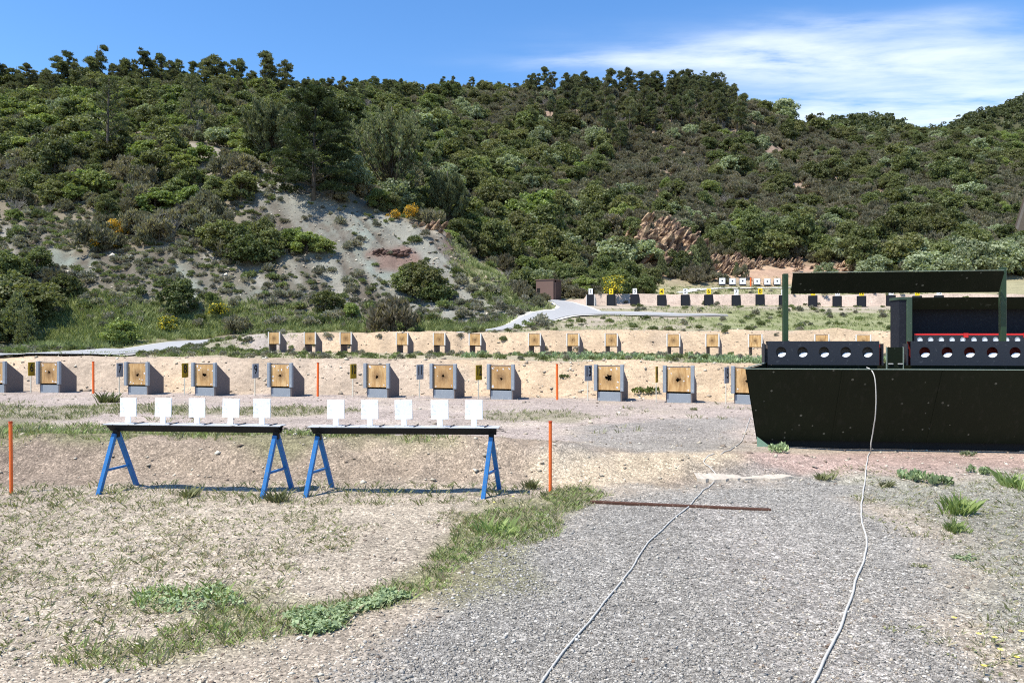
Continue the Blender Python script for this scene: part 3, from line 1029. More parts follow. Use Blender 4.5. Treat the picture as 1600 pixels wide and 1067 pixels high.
M['yellow'] = paint('yellow_sign_paint', (0.78, 0.56, 0.015), 0.5, 0.3, var=0.04)
M['sign_white'] = paint('white_sign_paint', (0.80, 0.80, 0.80), 0.5, 0.3, var=0.03)
M['shaded_yellow'] = paint('shaded_yellow_paint', (0.36, 0.235, 0.012), 0.6, 0.2)  # sign yellow darkened: shade on the turned plates is in the colour
M['dull_white'] = paint('grey_white_paint', (0.33, 0.345, 0.36), 0.6, 0.2)  # plain grey, darker than the white of the far plates
M['ink'] = paint('black_ink', (0.012, 0.012, 0.014), 0.6, 0.2)
M['stake'] = paint('pale_stake', (0.60, 0.58, 0.48), 0.7, 0.2)
M['rust'] = paint('rusty_steel', (0.075, 0.036, 0.024), 0.85, 0.2, wear=(0.22, 0.15, 0.11), wear_amt=0.4, scale=12)
M['hut_wall'] = paint('brown_hut_boards', (0.165, 0.105, 0.085), 0.8, 0.15, scale=2)
M['hut_shade'] = paint('shaded_hut_boards', (0.085, 0.055, 0.045), 0.8, 0.15, scale=2)  # same hut boards, darker: shade of the side walls painted in
M['eave'] = paint('brown_eave_boards', (0.15, 0.115, 0.088), 0.7, 0.2, scale=4)
M['eave_trim'] = paint('grey_brown_trim', (0.24, 0.21, 0.175), 0.7, 0.2, scale=4)
M['near_black'] = paint('near_black_paint', (0.02, 0.018, 0.016), 0.9, 0.1)  # near-black for box backs, stand rails, hut window and battens


def plywood_mat():
    t = NT('weathered_plywood')
    tc = t.n('TexCoord'); oi = t.n('ObjectInfo')
    off = t.n('VectorMath', operation='ADD')
    cb = t.n('CombineXYZ')
    t.l(t.math('MULTIPLY', oi.outputs['Random'], 37.0), cb.inputs[0]); t.l(t.math('MULTIPLY', oi.outputs['Random'], 11.0), cb.inputs[2])
    t.l(tc.outputs['Object'], off.inputs[0]); t.l(cb.outputs[0], off.inputs[1])
    mp = t.n('Mapping'); mp.inputs['Scale'].default_value = (9, 9, 1.6)
    t.l(off.outputs[0], mp.inputs['Vector'])
    g = t.noise(1.6, 6, 0.62, mp.outputs[0], 0.8)
    c = t.ramp(g.outputs['Fac'], [(0.28, (0.33, 0.175, 0.065)), (0.46, (0.56, 0.345, 0.145)), (0.60, (0.68, 0.455, 0.215)), (0.8, (0.74, 0.54, 0.29))])
    st = t.noise(5.0, 5, 0.7, off.outputs[0])
    c = t.mix(t.ramp(st.outputs['Fac'], [(0.55, 0.0), (0.75, 0.5)]), c, (0.30, 0.15, 0.055))
    c = t.mix(t.math('MULTIPLY', oi.outputs['Random'], 0.6), c, (0.36, 0.21, 0.095))
    ln = t.n('VectorMath', operation='LENGTH'); t.l(tc.outputs['Object'], ln.inputs[0])
    sn = t.noise(14.0, 4, 0.7, off.outputs[0])
    scorch = t.math('MULTIPLY', t.math('SUBTRACT', 1.0, t.math('DIVIDE', ln.outputs['Value'], 0.23), clamp=True), t.math('MULTIPLY_ADD', sn.outputs['Fac'], 2.2, -0.35), clamp=True)
    c = t.mix(scorch, c, (0.10, 0.055, 0.03))
    return t.done(t.principled(c, 0.8, 0.15, normal=t.bump(g.outputs['Fac'], 0.2, 0.01)))


M['plywood'] = plywood_mat()


def rope_mat():
    t = NT('white_rope')
    tc = t.n('TexCoord')
    nz = t.noise(40, 4, 0.6, tc.outputs['Object'])
    return t.done(t.principled(t.mix(nz.outputs['Fac'], (0.36, 0.34, 0.30), (0.62, 0.60, 0.55)), 0.85, 0.1, normal=t.bump(nz.outputs['Fac'], 0.5, 0.004)))


M['rope'] = rope_mat()
_glyphs = {}


def number_mesh(txt, height):
    if (txt, height) in _glyphs:
        return _glyphs[(txt, height)]
    cu = bpy.data.curves.new('number', 'FONT')
    cu.body = txt
    cu.align_x = 'CENTER'; cu.align_y = 'CENTER'
    cu.size = height / 0.72
    cu.offset = height * 0.018
    cu.extrude = 0.002
    ob = bpy.data.objects.new('number', cu)
    C.objects.link(ob)
    dg = bpy.context.evaluated_depsgraph_get()
    me = bpy.data.meshes.new_from_object(ob.evaluated_get(dg))
    bpy.data.objects.remove(ob)
    me.materials.clear(); me.materials.append(M['ink'])
    _glyphs[(txt, height)] = me
    return me


def add_number(parent, txt, height, y, z, narrow=1.0):
    o = bpy.data.objects.new('number', number_mesh(txt, height))
    link(o, parent)
    o.location = (0, y, z)
    o.rotation_euler = (rad(90), 0, 0)
    o.scale = (narrow, 1, 1)
    return o


def hole_radii(r, r0, n=20, jag=0.45):
    return [r0 * (1 + jag * (r.random() - 0.5) * 2) for _ in range(n)]


# ------------------------------------------------------------------ target boxes, first row
def scraps(r, w, h, n):
    mb = MB()
    for _ in range(n):
        if r.random() < 0.6:
            x = r.choice((-1, 1)) * (w / 2 - r.uniform(0.03, 0.10)); z = r.choice((-1, 1)) * (h / 2 - r.uniform(0.02, 0.09))
        else:
            x = r.uniform(-w / 2 + .03, w / 2 - .03); z = r.uniform(-h / 2 + .03, h / 2 - .03)
            if abs(x) < 0.12 and abs(z) < 0.12: continue
        s = r.uniform(0.010, 0.028)
        k = r.randint(4, 6)
        th = [2 * math.pi * (i + r.uniform(-.3, .3)) / k for i in range(k)]
        mb.prism([(x + s * r.uniform(.6, 1.2) * math.cos(a), z + s * r.uniform(.6, 1.3) * math.sin(a)) for a in th], 'y', -0.003, 0.001)
    return mb


def wedge_side(d, hf, hb, y0=0.0, z0=0.0):
    return [(y0, z0), (y0 + d, z0), (y0 + d, hb), (y0 + 0.05, hf), (y0, hf)]


def target_box(x, y, num, r, rz, label, hole):
    t = thing('target_box', label, 'target box', (x, y, Hs(x, y) - 0.03), rz, 'plywood target boxes along the first bank')
    W = 0.31
    for sx in (-1, 1):
        MB().prism(wedge_side(0.72, 0.99, 0.52, 0.07), 'x', sx * (W + 0.016) - 0.014, sx * (W + 0.016) + 0.014).build('side_panel', M['shade_brown'], t)
        MB().box(sx * 0.362 - 0.045, sx * 0.362 + 0.045, -0.02, 0.068, 0.30, 1.01).build('post', M['grey_steel'], t, 0.006)
    MB().box(-W, W, 0.06, 0.09, 0.0, 0.275).build('base_plate', M['grey_steel'], t, 0.004)
    MB().prism([(0.09, 0.945), (0.79, 0.47), (0.79, 0.50), (0.09, 0.98)], 'x', -W + 0.004, W - 0.004).build('roof_plate', M['shade_brown'], t)
    MB().box(-W + 0.004, W - 0.004, 0.755, 0.785, 0.0, 0.46).build('back_plate', M['near_black'], t)
    pb = MB().holed(-0.305, 0.305, -0.315, 0.315, 0.0, 0.018, [(r.uniform(-.02, .02), r.uniform(-.04, .03), hole_radii(r, hole))], 20).build('plywood_board', M['plywood'], t)
    pb.location = (0, 0.045, 0.64)
    if hole > 0.0:
        sc = scraps(r, 0.6, 0.62, r.randint(8, 16)).build('paper_scrap', M['sign_white'], pb)
        sc['kind'] = 'stuff'
    return t


ROW1 = [(-10, '5'), (75, '6'), (213, '7'), (318, '8'), (437, '9'), (588, '10'), (692, '11'), (782, '12'), (951, '13'), (1060, '14'), (1168, '15')]
ROW1_SIGN = {'6': 49, '7': 187, '8': 289, '9': 399, '10': 552, '11': 656, '12': 748, '13': 919, '14': 1026, '15': 1135}
WORDS = {'5': 'clean plywood seen behind a shaded side panel, last box before the black 6 sign', '6': 'streaked', '7': 'scorched', '8': 'burnt', '9': 'plain', '10': 'pale', '11': 'reddish', '12': 'smooth', '13': 'badly torn', '14': 'paper-flecked', '15': 'half hidden'}
prng = random.Random(11)
for u, num in ROW1:
    a = (u - 800) / F
    Y = 20.0
    for _ in range(30):
        Y = float(row1_y(np.array(a * Y)))
    X = a * Y
    rz = -rad(9 + 0.78 * (X + 14))
    hole = {'13': 0.075, '8': 0.055, '14': 0.055, '7': 0.05}.get(num, 0.04)
    if num == '5':
        lab = 'grey target box before the box with the yellow 6 sign, only its shaded side showing'
    elif num == '15':
        lab = 'plywood target box half hidden behind the green bullet trap, beside sign 15'
    else:
        lab = {'7': 'grey target box with a scorched plywood face beside the white 7 sign', '8': 'grey target box with a black shot hole beside the yellow 8 sign',
               '6': 'grey target box with streaked plywood beside the yellow 6 sign', '9': 'grey target box with plain plywood beside the white 9 sign',
               '10': 'grey target box with pale plywood beside the yellow 10 sign', '11': 'grey target box with reddish plywood beside the white 11 sign',
               '12': 'grey target box with small shot hole beside the yellow 12 sign', '13': 'grey target box with the largest black shot hole beside the white 13 sign',
               '14': 'grey target box with paper flecks beside the yellow 14 sign'}[num]
    target_box(X, Y, num, prng, rz, lab, hole)
    if num in ROW1_SIGN:
        us = ROW1_SIGN[num]
        sa = (us - 800) / F
        sy = Y + 0.15
        sxx = sa * sy
        yel = int(num) % 2 == 0
        ang = {'14': 80, '15': 70, '13': 52, '11': 52}.get(num, 57)
        rz_s = math.atan2(-sxx, sy) * -1.0      # facing the camera
        rz_s = -math.atan2(sxx, sy) + rad(ang)
        s = thing('number_sign', '%s plate with black number %s on a thin stake by a target box' % ('yellow' if yel else 'white', num), 'sign', (sxx, sy, Hs(sxx, sy) - 0.02), rz_s, 'number signs along the first bank')
        MB().box(-0.012, 0.012, 0.004, 0.024, -0.1, 0.62).build('stake', M['stake'], s)
        pl = MB().box(-0.155, 0.155, -0.012, 0.003, -0.21, 0.21).build('plate', M['shaded_yellow'] if yel else M['dull_white'], s)
        pl.location = (0, 0, 0.76)
        add_number(pl, num, 0.26, -0.0135, 0.03, 0.95 if len(num) == 1 else 0.72)

# ------------------------------------------------------------------ target boxes, second row
ROW2 = [428, 484, 540, 628, 686, 742, 835, 895, 955, 1052, 1113, 1180, 1284, 1349]


def row2_box(u, i, r):
    a = (u - 800) / F
    Y = 39.6
    for _ in range(30):
        Y = float(row2_y(np.array(a * Y)))
    X = a * Y
    n = len(ROW2)
    left_of = ['first', 'second', 'third', 'fourth', 'fifth', 'sixth', 'seventh', 'eighth', 'ninth', 'tenth', 'eleventh', 'twelfth', 'thirteenth', 'fourteenth'][i]
    t = thing('target_stand', 'open plywood target stand on the terrace, %s from the tarmac road end' % left_of, 'target stand', (X, Y, Hs(X, Y) - 0.04), -rad(12 + 0.62 * (X + 14)), 'open target stands along the second bank')
    W = 0.30
    for sx in (-1, 1):
        MB().prism(wedge_side(0.75, 1.16, 0.62, 0.05), 'x', sx * (W + 0.016) - 0.014, sx * (W + 0.016) + 0.014).build('side_panel', M['shade_brown'], t)
        MB().box(sx * 0.335 - 0.03, sx * 0.335 + 0.03, -0.01, 0.048, 0.50, 1.17).build('post', M['white_post'], t)
    MB().box(-W, W, -0.03, 0.78, 0.0, 0.06).build('base_slab', M['concrete'], t)
    MB().prism([(0.07, 1.12), (0.79, 0.58), (0.79, 0.61), (0.07, 1.15)], 'x', -W + 0.004, W - 0.004).build('roof_plate', M['shade_brown'], t)
    pb = MB().holed(-0.295, 0.295, -0.31, 0.31, 0.0, 0.018, [(r.uniform(-.03, .03), r.uniform(-.03, .03), hole_radii(r, 0.022))], 20).build('plywood_board', M['plywood'], t)
    pb.location = (0, 0.01, 0.815)
    MB().box(-W, W, 0.035, 0.06, 0.455, 0.50).build('rail', M['near_black'], t)


for i, u in enumerate(ROW2):
    row2_box(u, i, prng)

# ------------------------------------------------------------------ numbered black boards, third row
ROW3 = [922.5, 954.5, 991.5, 1033.5, 1070.5, 1107, 1150, 1187.5, 1224, 1270, 1308, 1346, 1392, 1433, 1467]
for i, u in enumerate(ROW3):
    Y = 70.0
    X = (u - 800) / F * Y
    num = str(i + 1)
    yel = (i + 1) % 2 == 0
    t = thing('target_board', 'black rubber target board under the %s number %s plate' % ('yellow' if yel else 'white', num), 'target board', (X, Y, Hs(X, Y) - 0.05), -rad(24), 'numbered black target boards along the third bank')
    MB().box(-0.36, 0.36, 0.0, 0.06, 0.06, 1.12).build('board', M['rubber'], t, 0.01)
    for sx in (-1, 1):
        MB().prism([(0.07, 0), (0.62, 0), (0.62, 0.55), (0.12, 1.08), (0.07, 1.08)], 'x', sx * 0.375 - 0.02, sx * 0.375 + 0.02).build('side_panel', M['shade_brown'] if num != '1' else M['white_post'], t)
        MB().box(sx * 0.39 - 0.025, sx * 0.39 + 0.025, -0.02, 0.066, 0.0, 1.1).build('post', M['black_steel'] if num != '1' else M['white_post'], t)
    pl = MB().box(-0.20, 0.20, -0.01, 0.015, -0.27, 0.27).build('number_plate', M['yellow'] if yel else M['sign_white'], t)
    pl.location = (0.02, 0.02, 1.40)
    add_number(pl, num, 0.36, -0.012, 0.0, 1.0 if len(num) == 1 else 0.72)

# ------------------------------------------------------------------ far white targets
for i, u in enumerate([1128.5, 1144.5, 1160.5, 1183, 1199, 1214.5]):
    Y = 100.0
    X = (u - 800) / F * Y
    names = ['beside the yellow-flowered slope end', 'second', 'third', 'first after the orange post', 'fifth', 'sixth']
    lab = ['white square target with black dot, far end of its row from the orange post', 'white square target with black dot, middle one before the orange post',
           'white square target with black dot, just before the orange post', 'white square target with black dot, just past the orange post',
           'white square target with black dot, middle one past the orange post', 'white square target with black dot, last one past the orange post'][i]
    t = thing('paper_target', lab, 'target', (X, Y, Hs(X, Y) - 0.05), -rad(8), 'far row of white square targets')
    MB().box(-0.40, 0.40, 0.0, 0.03, 0.30, 1.12).build('paper_face', M['sign_white'], t)
    MB().prism([(0.11 * math.cos(k * math.pi / 8), 0.73 + 0.11 * math.sin(k * math.pi / 8)) for k in range(16)], 'y', -0.006, -0.001).build('bullseye', M['ink'], t)
    MB().prism([(0.035, 0.0), (0.75, 0.0), (0.75, 0.5), (0.035, 1.10)], 'x', -0.40, 0.44).build('stand_box', M['shade_brown'], t)
    MB().box(-0.40, 0.40, -0.002, 0.033, 0.0, 0.297).build('base_plate', M['black_steel'], t)
Y = 100.0; X = (1173 - 800) / F * Y


def orange_post(x, y, h, w, label, group):
    t = thing('marker_post', label, 'marker post', (x, y, Hs(x, y)), prng.uniform(-.3, .3), group)
    t.rotation_euler = (prng.uniform(-.012, .012), prng.uniform(-.012, .012), prng.uniform(-.2, .2))
    MB().tube([(0, 0, -0.15), (0, 0, h - 0.02)], w / 2, 10).build('pole', M['orange'], t, smooth=False)
    MB().tube([(0, 0, h - 0.02), (0, 0, h)], w / 2 * 1.12, 10).build('cap', M['orange_cap'], t)


orange_post(X, Y, 1.15, 0.22, 'small orange post between the far white square targets', 'orange marker posts')
for u, vb, lab in ((143, 618, 'slim orange post between the boxes with signs 6 and 7'), (495, 619, 'slim orange post between the boxes with signs 9 and 10'), (871, 621, 'slim orange post between the boxes with signs 12 and 13')):
    a = (u - 800) / F; Y = 21.0
    for _ in range(30): Y = float(row1_y(np.array(a * Y)))
    orange_post(a * Y, Y + 0.1, 0.98, 0.066, lab, 'orange marker posts')
orange_post(-5.31, 7.84, 0.765, 0.036, 'orange post on the grass before the grey mound, apart from the trestles', 'orange marker posts')
orange_post(0.405, 7.82, 0.765, 0.036, 'orange post beside the gravel lane at the end of the trestle', 'orange marker posts')


# ------------------------------------------------------------------ trestles with white plates
def trestle(A, B, plates_u, skew, label, zt, sags):
    """rail from A to B (x, y), legs under its ends"""
    A = Vector((A[0], A[1], 0)); B = Vector((B[0], B[1], 0))
    mid = (A + B) / 2
    ang = math.atan2(B.y - A.y, B.x - A.x)
    Lh = (B - A).length / 2
    t = thing('target_trestle', label, 'trestle', (mid.x, mid.y, 0), ang, 'blue trestles carrying white plates')

    def gz(lx, ly):
        p = Matrix.Rotation(ang, 4, 'Z') @ Vector((lx, ly, 0)) + mid
        return Hs(p.x, p.y)
    # rail: flat top plate and a face that leans in below it
    MB().box(-Lh - 0.02, Lh + 0.02, -0.115, 0.05, zt - 0.008, zt).build('rail_top', M['rail'], t)
    MB().prism([(-0.112, zt - 0.009), (-0.104, zt - 0.009), (-0.012, zt - 0.085), (-0.020, zt - 0.085)], 'x', -Lh + 0.01, Lh - 0.01).build('rail_face', M['black_steel'], t)
    MB().prism([(0.045, zt - 0.009), (0.036, zt - 0.009), (-0.010, zt - 0.085), (-0.002, zt - 0.085)], 'x', -Lh + 0.012, Lh - 0.012).build('rail_back', M['black_steel'], t)
    for e in (-1, 1):
        lx = e * (Lh - 0.065)
        top = Vector((lx, -0.012, zt - 0.10))
        MB().bar(top + Vector((0, 0, 0.03)), top + Vector((0, 0, -0.05)), 0.055, 0.05).build('bracket', M['black_steel'], t)
        dy = 0.225
        ff = Vector((lx + skew * -0.10, -0.012 - dy * 0.95, 0)); fr = Vector((lx + skew * 0.10, -0.012 + dy * 1.22, 0))
        ff.z = gz(ff.x, ff.y) - 0.02; fr.z = gz(fr.x, fr.y) - 0.02
        MB().bar(ff, top + Vector((0, -0.028, -0.01)), 0.045, 0.045, up=(1, 0, 0)).build('leg', M['blue'], t, 0.004)
        MB().bar(fr, top + Vector((0, 0.028, -0.01)), 0.045, 0.045, up=(1, 0, 0)).build('leg', M['blue'], t, 0.004)
        k = 0.40
        p1 = ff.lerp(top, k); p2 = fr.lerp(top, k)
        MB().bar(p1, p2, 0.022, 0.022).build('cross_bar', M['blue'], t)
        # loose wire ends
        wv = MB()
        for q in range(3):
            s = e * (Lh + 0.0)
            z0 = zt - 0.01 - 0.02 * q
            wv.tube([(s - e * 0.04, -0.1 + 0.05 * q, z0), (s + e * 0.03, -0.1 + 0.05 * q, z0 + 0.008), (s + e * (0.05 + 0.02 * q), -0.09 + 0.05 * q, z0 + 0.012 - 0.01 * q)], 0.004, 5)
        wv.build('wire', M['black_steel'], t)
    inv = Matrix.Rotation(-ang, 4, 'Z')
    for i, u in enumerate(plates_u):
        # where the bearing meets the rail
        a = (u - 800) / F
        dx, dy = B.x - A.x, B.y - A.y
        k = (A.x - a * A.y) / (a * dy - dx)
        lx = (k - 0.5) * 2 * Lh
        w, h, nw, nh = 0.092, 0.200, 0.029, 0.070
        tl = sags[i]
        prof = [(-nw, 0), (nw, 0), (nw, nh), (w, nh), (w, nh + h), (-w, nh + h), (-w, nh), (-nw, nh)]
        p = MB().prism(prof, 'y', -0.005, 0.005).build('target_plate', M['white'], t, 0.0015)
        p.location = (lx, -0.03, zt + 0.004)
        p.rotation_euler = (rad(prng.uniform(-3, 1)), rad(tl), rad(prng.uniform(-5, 5)))
        MB().box(-0.10, 0.06, -0.045, 0.012, 0.0, 0.006).build('hinge', M['rail'], t).location = (lx, 0, zt + 0.0005)
        MB().bar((lx + 0.115, -0.10, zt + 0.004), (lx + 0.145, 0.03, zt + 0.012), 0.008).build('stop_pin', M['black_steel'], t)
    return t


trestle((-4.325, 7.98), (-2.42, 7.80), [203, 257, 310, 362, 411], 0.6, 'blue trestle with five white plates, standing by the darker end of the mound', 0.722, (0, 0.5, -0.4, 1.2, 0.6))
trestle((-2.10, 7.79), (-0.15, 7.70), [526, 579, 632, 688, 741], 0.7, 'blue trestle with five white plates, closer to the gravel lane', 0.716, (-0.8, -0.9, -1.4, -1.2, -0.6))

# ------------------------------------------------------------------ green bullet trap
ANG = -rad(7.0)
TR = thing('bullet_trap', 'large dark green steel bullet trap with raised rain shield on two posts', 'bullet trap', (6.0, 10.28, 0), ANG)


def sheet(mb, quad, t):
    """thick plate from four corners"""
    q = [Vector(p) for p in quad]
    n = (q[1] - q[0]).cross(q[3] - q[0]).normalized() * t
    mb.add(q + [p + n for p in q], [(0, 1, 2, 3), (7, 6, 5, 4), (0, 4, 5, 1), (1, 5, 6, 2), (2, 6, 7, 3), (3, 7, 4, 0)])
    return mb


TW, TB = 2.66, 2.40
BW = 1.98
sheet(MB(), [(-TB, 0.52, 0.13), (TB, 0.52, 0.13), (TW, 0, 1.20), (-TW, 0, 1.20)], -0.008).build('front_plate', M['trap'], TR)
for xx in (-1.33, 0.0, 1.33):
    sheet(MB(), [(xx - .012, 0.515, 0.13), (xx + .012, 0.515, 0.13), (xx + .012, -0.001, 1.19), (xx - .012, -0.001, 1.19)], -0.004).build('weld_seam', M['trap'], TR)
sheet(MB(), [(-TB - .004, 0.528, 0.13), (-TW - .004, 0.004, 1.20), (-BW, 1.55, 1.26), (-BW, 1.45, 0.13)], 0.008).build('end_plate', M['green'], TR)
sheet(MB(), [(TB + .004, 0.528, 0.13), (BW, 1.45, 0.13), (BW, 1.55, 1.26), (TW + .004, 0.004, 1.20)], 0.008).build('end_plate', M['green'], TR)
sheet(MB(), [(-BW + .01, 1.45, 0.13), (BW - .01, 1.45, 0.13), (BW - .01, 1.55, 1.26), (-BW + .01, 1.55, 1.26)], 0.008).build('back_plate', M['green'], TR)
sheet(MB(), [(-TB + .02, 0.54, 0.14), (TB - .02, 0.54, 0.14), (BW - .02, 1.44, 0.14), (-BW + .02, 1.44, 0.14)], -0.008).build('floor_plate', M['green'], TR)
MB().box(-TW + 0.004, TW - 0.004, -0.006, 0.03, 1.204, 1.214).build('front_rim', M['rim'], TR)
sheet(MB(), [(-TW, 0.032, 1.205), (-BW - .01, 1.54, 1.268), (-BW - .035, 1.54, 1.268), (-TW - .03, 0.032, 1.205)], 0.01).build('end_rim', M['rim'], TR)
MB().box(-TB + 0.03, TB - 0.03, 0.60, 0.70, -0.05, 0.125).build('skid', M['black_steel'], TR)
MB().box(-BW + 0.1, BW - 0.1, 1.25, 1.35, -0.05, 0.125).build('skid', M['black_steel'], TR)
for sx in (-1, 1):
    sheet(MB(), [(sx * (TB + 0.02), 0.44, 0.005), (sx * (TB - 0.22), 0.40, -0.02), (sx * (TB - 0.22), 0.41, 0.0), (sx * (TB + 0.02), 0.47, 0.185)], 0.008).build('foot_plate', M['pale_green'], TR)
# rain shield
PY = 1.95
for sx, x in ((-1, -1.66), (1, 1.74)):
    MB().bar((x, PY, 0.0), (x, PY, 2.80 if sx > 0 else 2.735), 0.085, 0.085, up=(0, 1, 0)).build('post', M['post_green'], TR, 0.006)
    MB().bar((x - sx * 0.09, PY - 0.045, 2.46), (x - sx * 0.12, PY - 0.27, 2.70), 0.03, 0.02).build('bracket', M['post_green'], TR)
sheet(MB(), [(-1.58, PY - 0.05, 2.40), (1.66, PY - 0.05, 2.40), (1.60, PY - 0.33, 2.715), (-1.62, PY - 0.33, 2.715)], 0.006).build('rain_shield', M['trap'], TR)
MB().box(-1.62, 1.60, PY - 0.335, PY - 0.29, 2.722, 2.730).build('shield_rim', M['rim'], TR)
# middle bracket between the two target panels
MB().box(-0.315, -0.085, 1.18, 1.195, 1.0, 1.51).build('middle_plate', M['green'], TR)
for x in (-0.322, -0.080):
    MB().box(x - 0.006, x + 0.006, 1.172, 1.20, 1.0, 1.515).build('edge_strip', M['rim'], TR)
MB().box(-0.30, -0.23, 1.165, 1.178, 1.245, 1.262).build('bolt', M['rope'], TR)
MB().box(-0.16, -0.092, 1.165, 1.178, 1.245, 1.262).build('bolt', M['rope'], TR)


def biathlon(cx, label, depth_red):
    """five-hole target panel standing in the trap"""
    p = Matrix.Rotation(ANG, 4, 'Z') @ Vector((cx, 1.18, 0)) + Vector((6.0, 10.28, 0))
    t = thing('five_hole_target', label, 'target', (p.x, p.y, 0.15), ANG, 'five-hole target panels')
    w, z0, z1 = 0.84, 1.08, 1.455
    MB().holed(-w, w, z0, z1, 0.0, 0.006, [(-0.635 + i * 0.325, 1.285, 0.080) for i in range(5)], 28).build('face_plate', M['panel_black'], t)
    MB().box(-w - 0.0, w + 0.0, 0.13, 0.14, z0, z1).build('back_plate', M['dark_red' if depth_red else 'shade_brown'], t)
    MB().box(-w, w, 0.008, 0.128, z1 - 0.008, z1 - 0.001).build('top_plate', M['panel_black'], t)
    for sx in (-1, 1):
        MB().box(sx * (w + 0.05) - 0.006, sx * (w + 0.05) + 0.006, -0.02, 0.16, z0, z1 - 0.04).build('side_flange', M['panel_black'], t)
        MB().box(sx * (w + 0.024) - 0.018, sx * (w + 0.024) + 0.018, 0.10, 0.108, z0 + 0.003, z1 - 0.053).build('side_strip', M['red'] if sx > 0 else M['panel_black'], t)
    for i in range(5):
        c = -0.635 + i * 0.325
        n = 28
        el = [(0.064 * math.cos(2 * math.pi * k / n), 0.040 * math.sin(2 * math.pi * k / n)) for k in range(n)]
        dsc = MB().prism(el, 'y', 0.0, 0.005).build('white_disc', M['white'], t)
        dsc.location = (c + 0.022, 0.024, 1.285 - 0.046)
        dsc.rotation_euler = (rad(-24), rad(-16), 0)
        MB().bar((c, 0.085, 1.10), (c, 0.085, 1.22), 0.02).build('disc_arm', M['panel_black'], t)
    MB().box(-w + 0.02, w - 0.02, 0.02, 0.05, 0.0, z0 - 0.003).build('mounting_plate', M['green'], t)
    return t


biathlon(-1.27, 'black five-hole target panel at the open end of the green trap', False)
biathlon(0.87, 'black five-hole target panel with red showing in its holes', True)


# second trap behind, with the red bar
def back_trap():
    t = thing('target_shelter', 'black target shelter with green frame and red bar behind the trap', 'target shelter', (9.24, 15.0, Hs(9, 15)), -rad(5))
    x0, x1 = -1.20, 3.4
    MB().box(x0 - 0.155, x0 - 0.02, -0.06, 0.36, 0.0, 2.44).build('side_wall', M['rubber'], t)
    MB().box(x0 - 0.17, x0 - 0.0, -0.075, 0.38, 2.445, 2.50).build('cap', M['shelter_green'], t)
    MB().box(x0 - 0.012, x0 + 0.10, -0.08, 0.02, 0.0, 2.50).build('post', M['shelter_green'], t, 0.01)
    MB().box(x1 - 0.05, x1 + 0.05, -0.08, 0.02, 0.0, 2.50).build('post', M['shelter_green'], t, 0.01)
    sheet(MB(), [(x0 + 0.105, 0.12, 2.26), (x1 - 0.055, 0.12, 2.26), (x1 - 0.055, -0.06, 2.49), (x0 + 0.105, -0.06, 2.49)], 0.01).build('header', M['green'], t)
    MB().box(x0 + 0.02, x1, 0.36, 0.39, 0.0, 2.44).build('back_wall', M['rubber'], t)
    MB().box(x0, x1, 0.03, 0.35, 2.452, 2.49).build('roof_plate', M['green'], t)
    MB().box(x0 + 0.17, x1 - 0.1, 0.0, 0.03, 1.722, 1.758).build('red_bar', M['red'], t)
    for x in (-0.03, 1.12, 2.2):
        MB().box(x - 0.045, x + 0.045, -0.012, -0.003, 1.675, 1.766).build('red_tab', M['red'], t)
    holes = [x0 + 0.28 + 0.209 * i for i in range(5)] + [0.13 + 0.209 * i for i in range(5)] + [1.29 + 0.209 * i for i in range(5)]
    MB().holed(x0 + 0.16, x1 - 0.1, 1.45, 1.716, 0.0, 0.006, [(h, 1.632, 0.056) for h in holes], 20).build('face_plate', M['panel_black'], t)
    for h in holes:
        MB().prism([(h + 0.072 * math.cos(2 * math.pi * k / 16), 1.632 + 0.072 * math.sin(2 * math.pi * k / 16)) for k in range(16)], 'y', 0.012, 0.02).build('white_disc', M['white'], t)
    MB().box(x0 + 0.16, x1 - 0.1, 0.04, 0.05, 0.0, 1.70).build('mounting_plate', M['panel_black'], t)


back_trap()


# ------------------------------------------------------------------ ropes, bar and kerb
def rope(name, pts, r, label, cat='rope'):
    P = np.array(pts, float)
    d = np.concatenate([[0], np.cumsum(np.linalg.norm(np.diff(P, axis=0), axis=1))])
    s = np.linspace(0, d[-1], int(d[-1] / 0.035) + 2)
    Q = np.stack([np.interp(s, d, P[:, k]) for k in range(3)], 1)
    for _ in range(26):
        Q[1:-1] = (Q[:-2] + 2 * Q[1:-1] + Q[2:]) / 4
    Q[:, 0] += 0.009 * fbm(s, s * 0, 0.35, 3, 5)
    g = H(Q[:, 0], Q[:, 1]) + r * 0.9
    onground = Q[:, 2] < 0.12 + g
    Q[:, 2] = np.where(onground, g + 0.004, np.maximum(Q[:, 2], g))
    o = MB().tube([tuple(q) for q in Q], r, 6).build(name, M['rope'], None, smooth=True)
    return tag(o, label, cat)


def G(u, v):
    p = hit(u, v)
    return (p[0], p[1], 0.0)


rope('rope', [(5.05, 10.52, 1.23), (5.06, 10.34, 1.225), (5.065, 10.30, 1.12), (5.10, 10.35, 0.6), (5.12, 10.5, 0.3), (5.13, 10.60, 0.05)] + [G(*p) for p in
     ((1356, 712), (1352, 745), (1346, 790), (1345, 815), (1356, 845), (1350, 875), (1335, 915), (1322, 960), (1305, 1000), (1285, 1040), (1262, 1085))], 0.0078,
     'white rope hanging over the rim of the green trap and across the gravel')
rope('rope', [(4.72, 14.1, 0.05)] + [G(*p) for p in ((1172, 652), (1160, 688), (1140, 704), (1112, 711), (1092, 722), (1118, 736), (1124, 742), (1110, 758), (1082, 785), (1078, 793), (1050, 812),
     (1010, 850), (985, 892), (950, 935), (915, 980), (880, 1020), (835, 1085))], 0.0062, 'white rope lying across the rusty bar on the gravel lane')

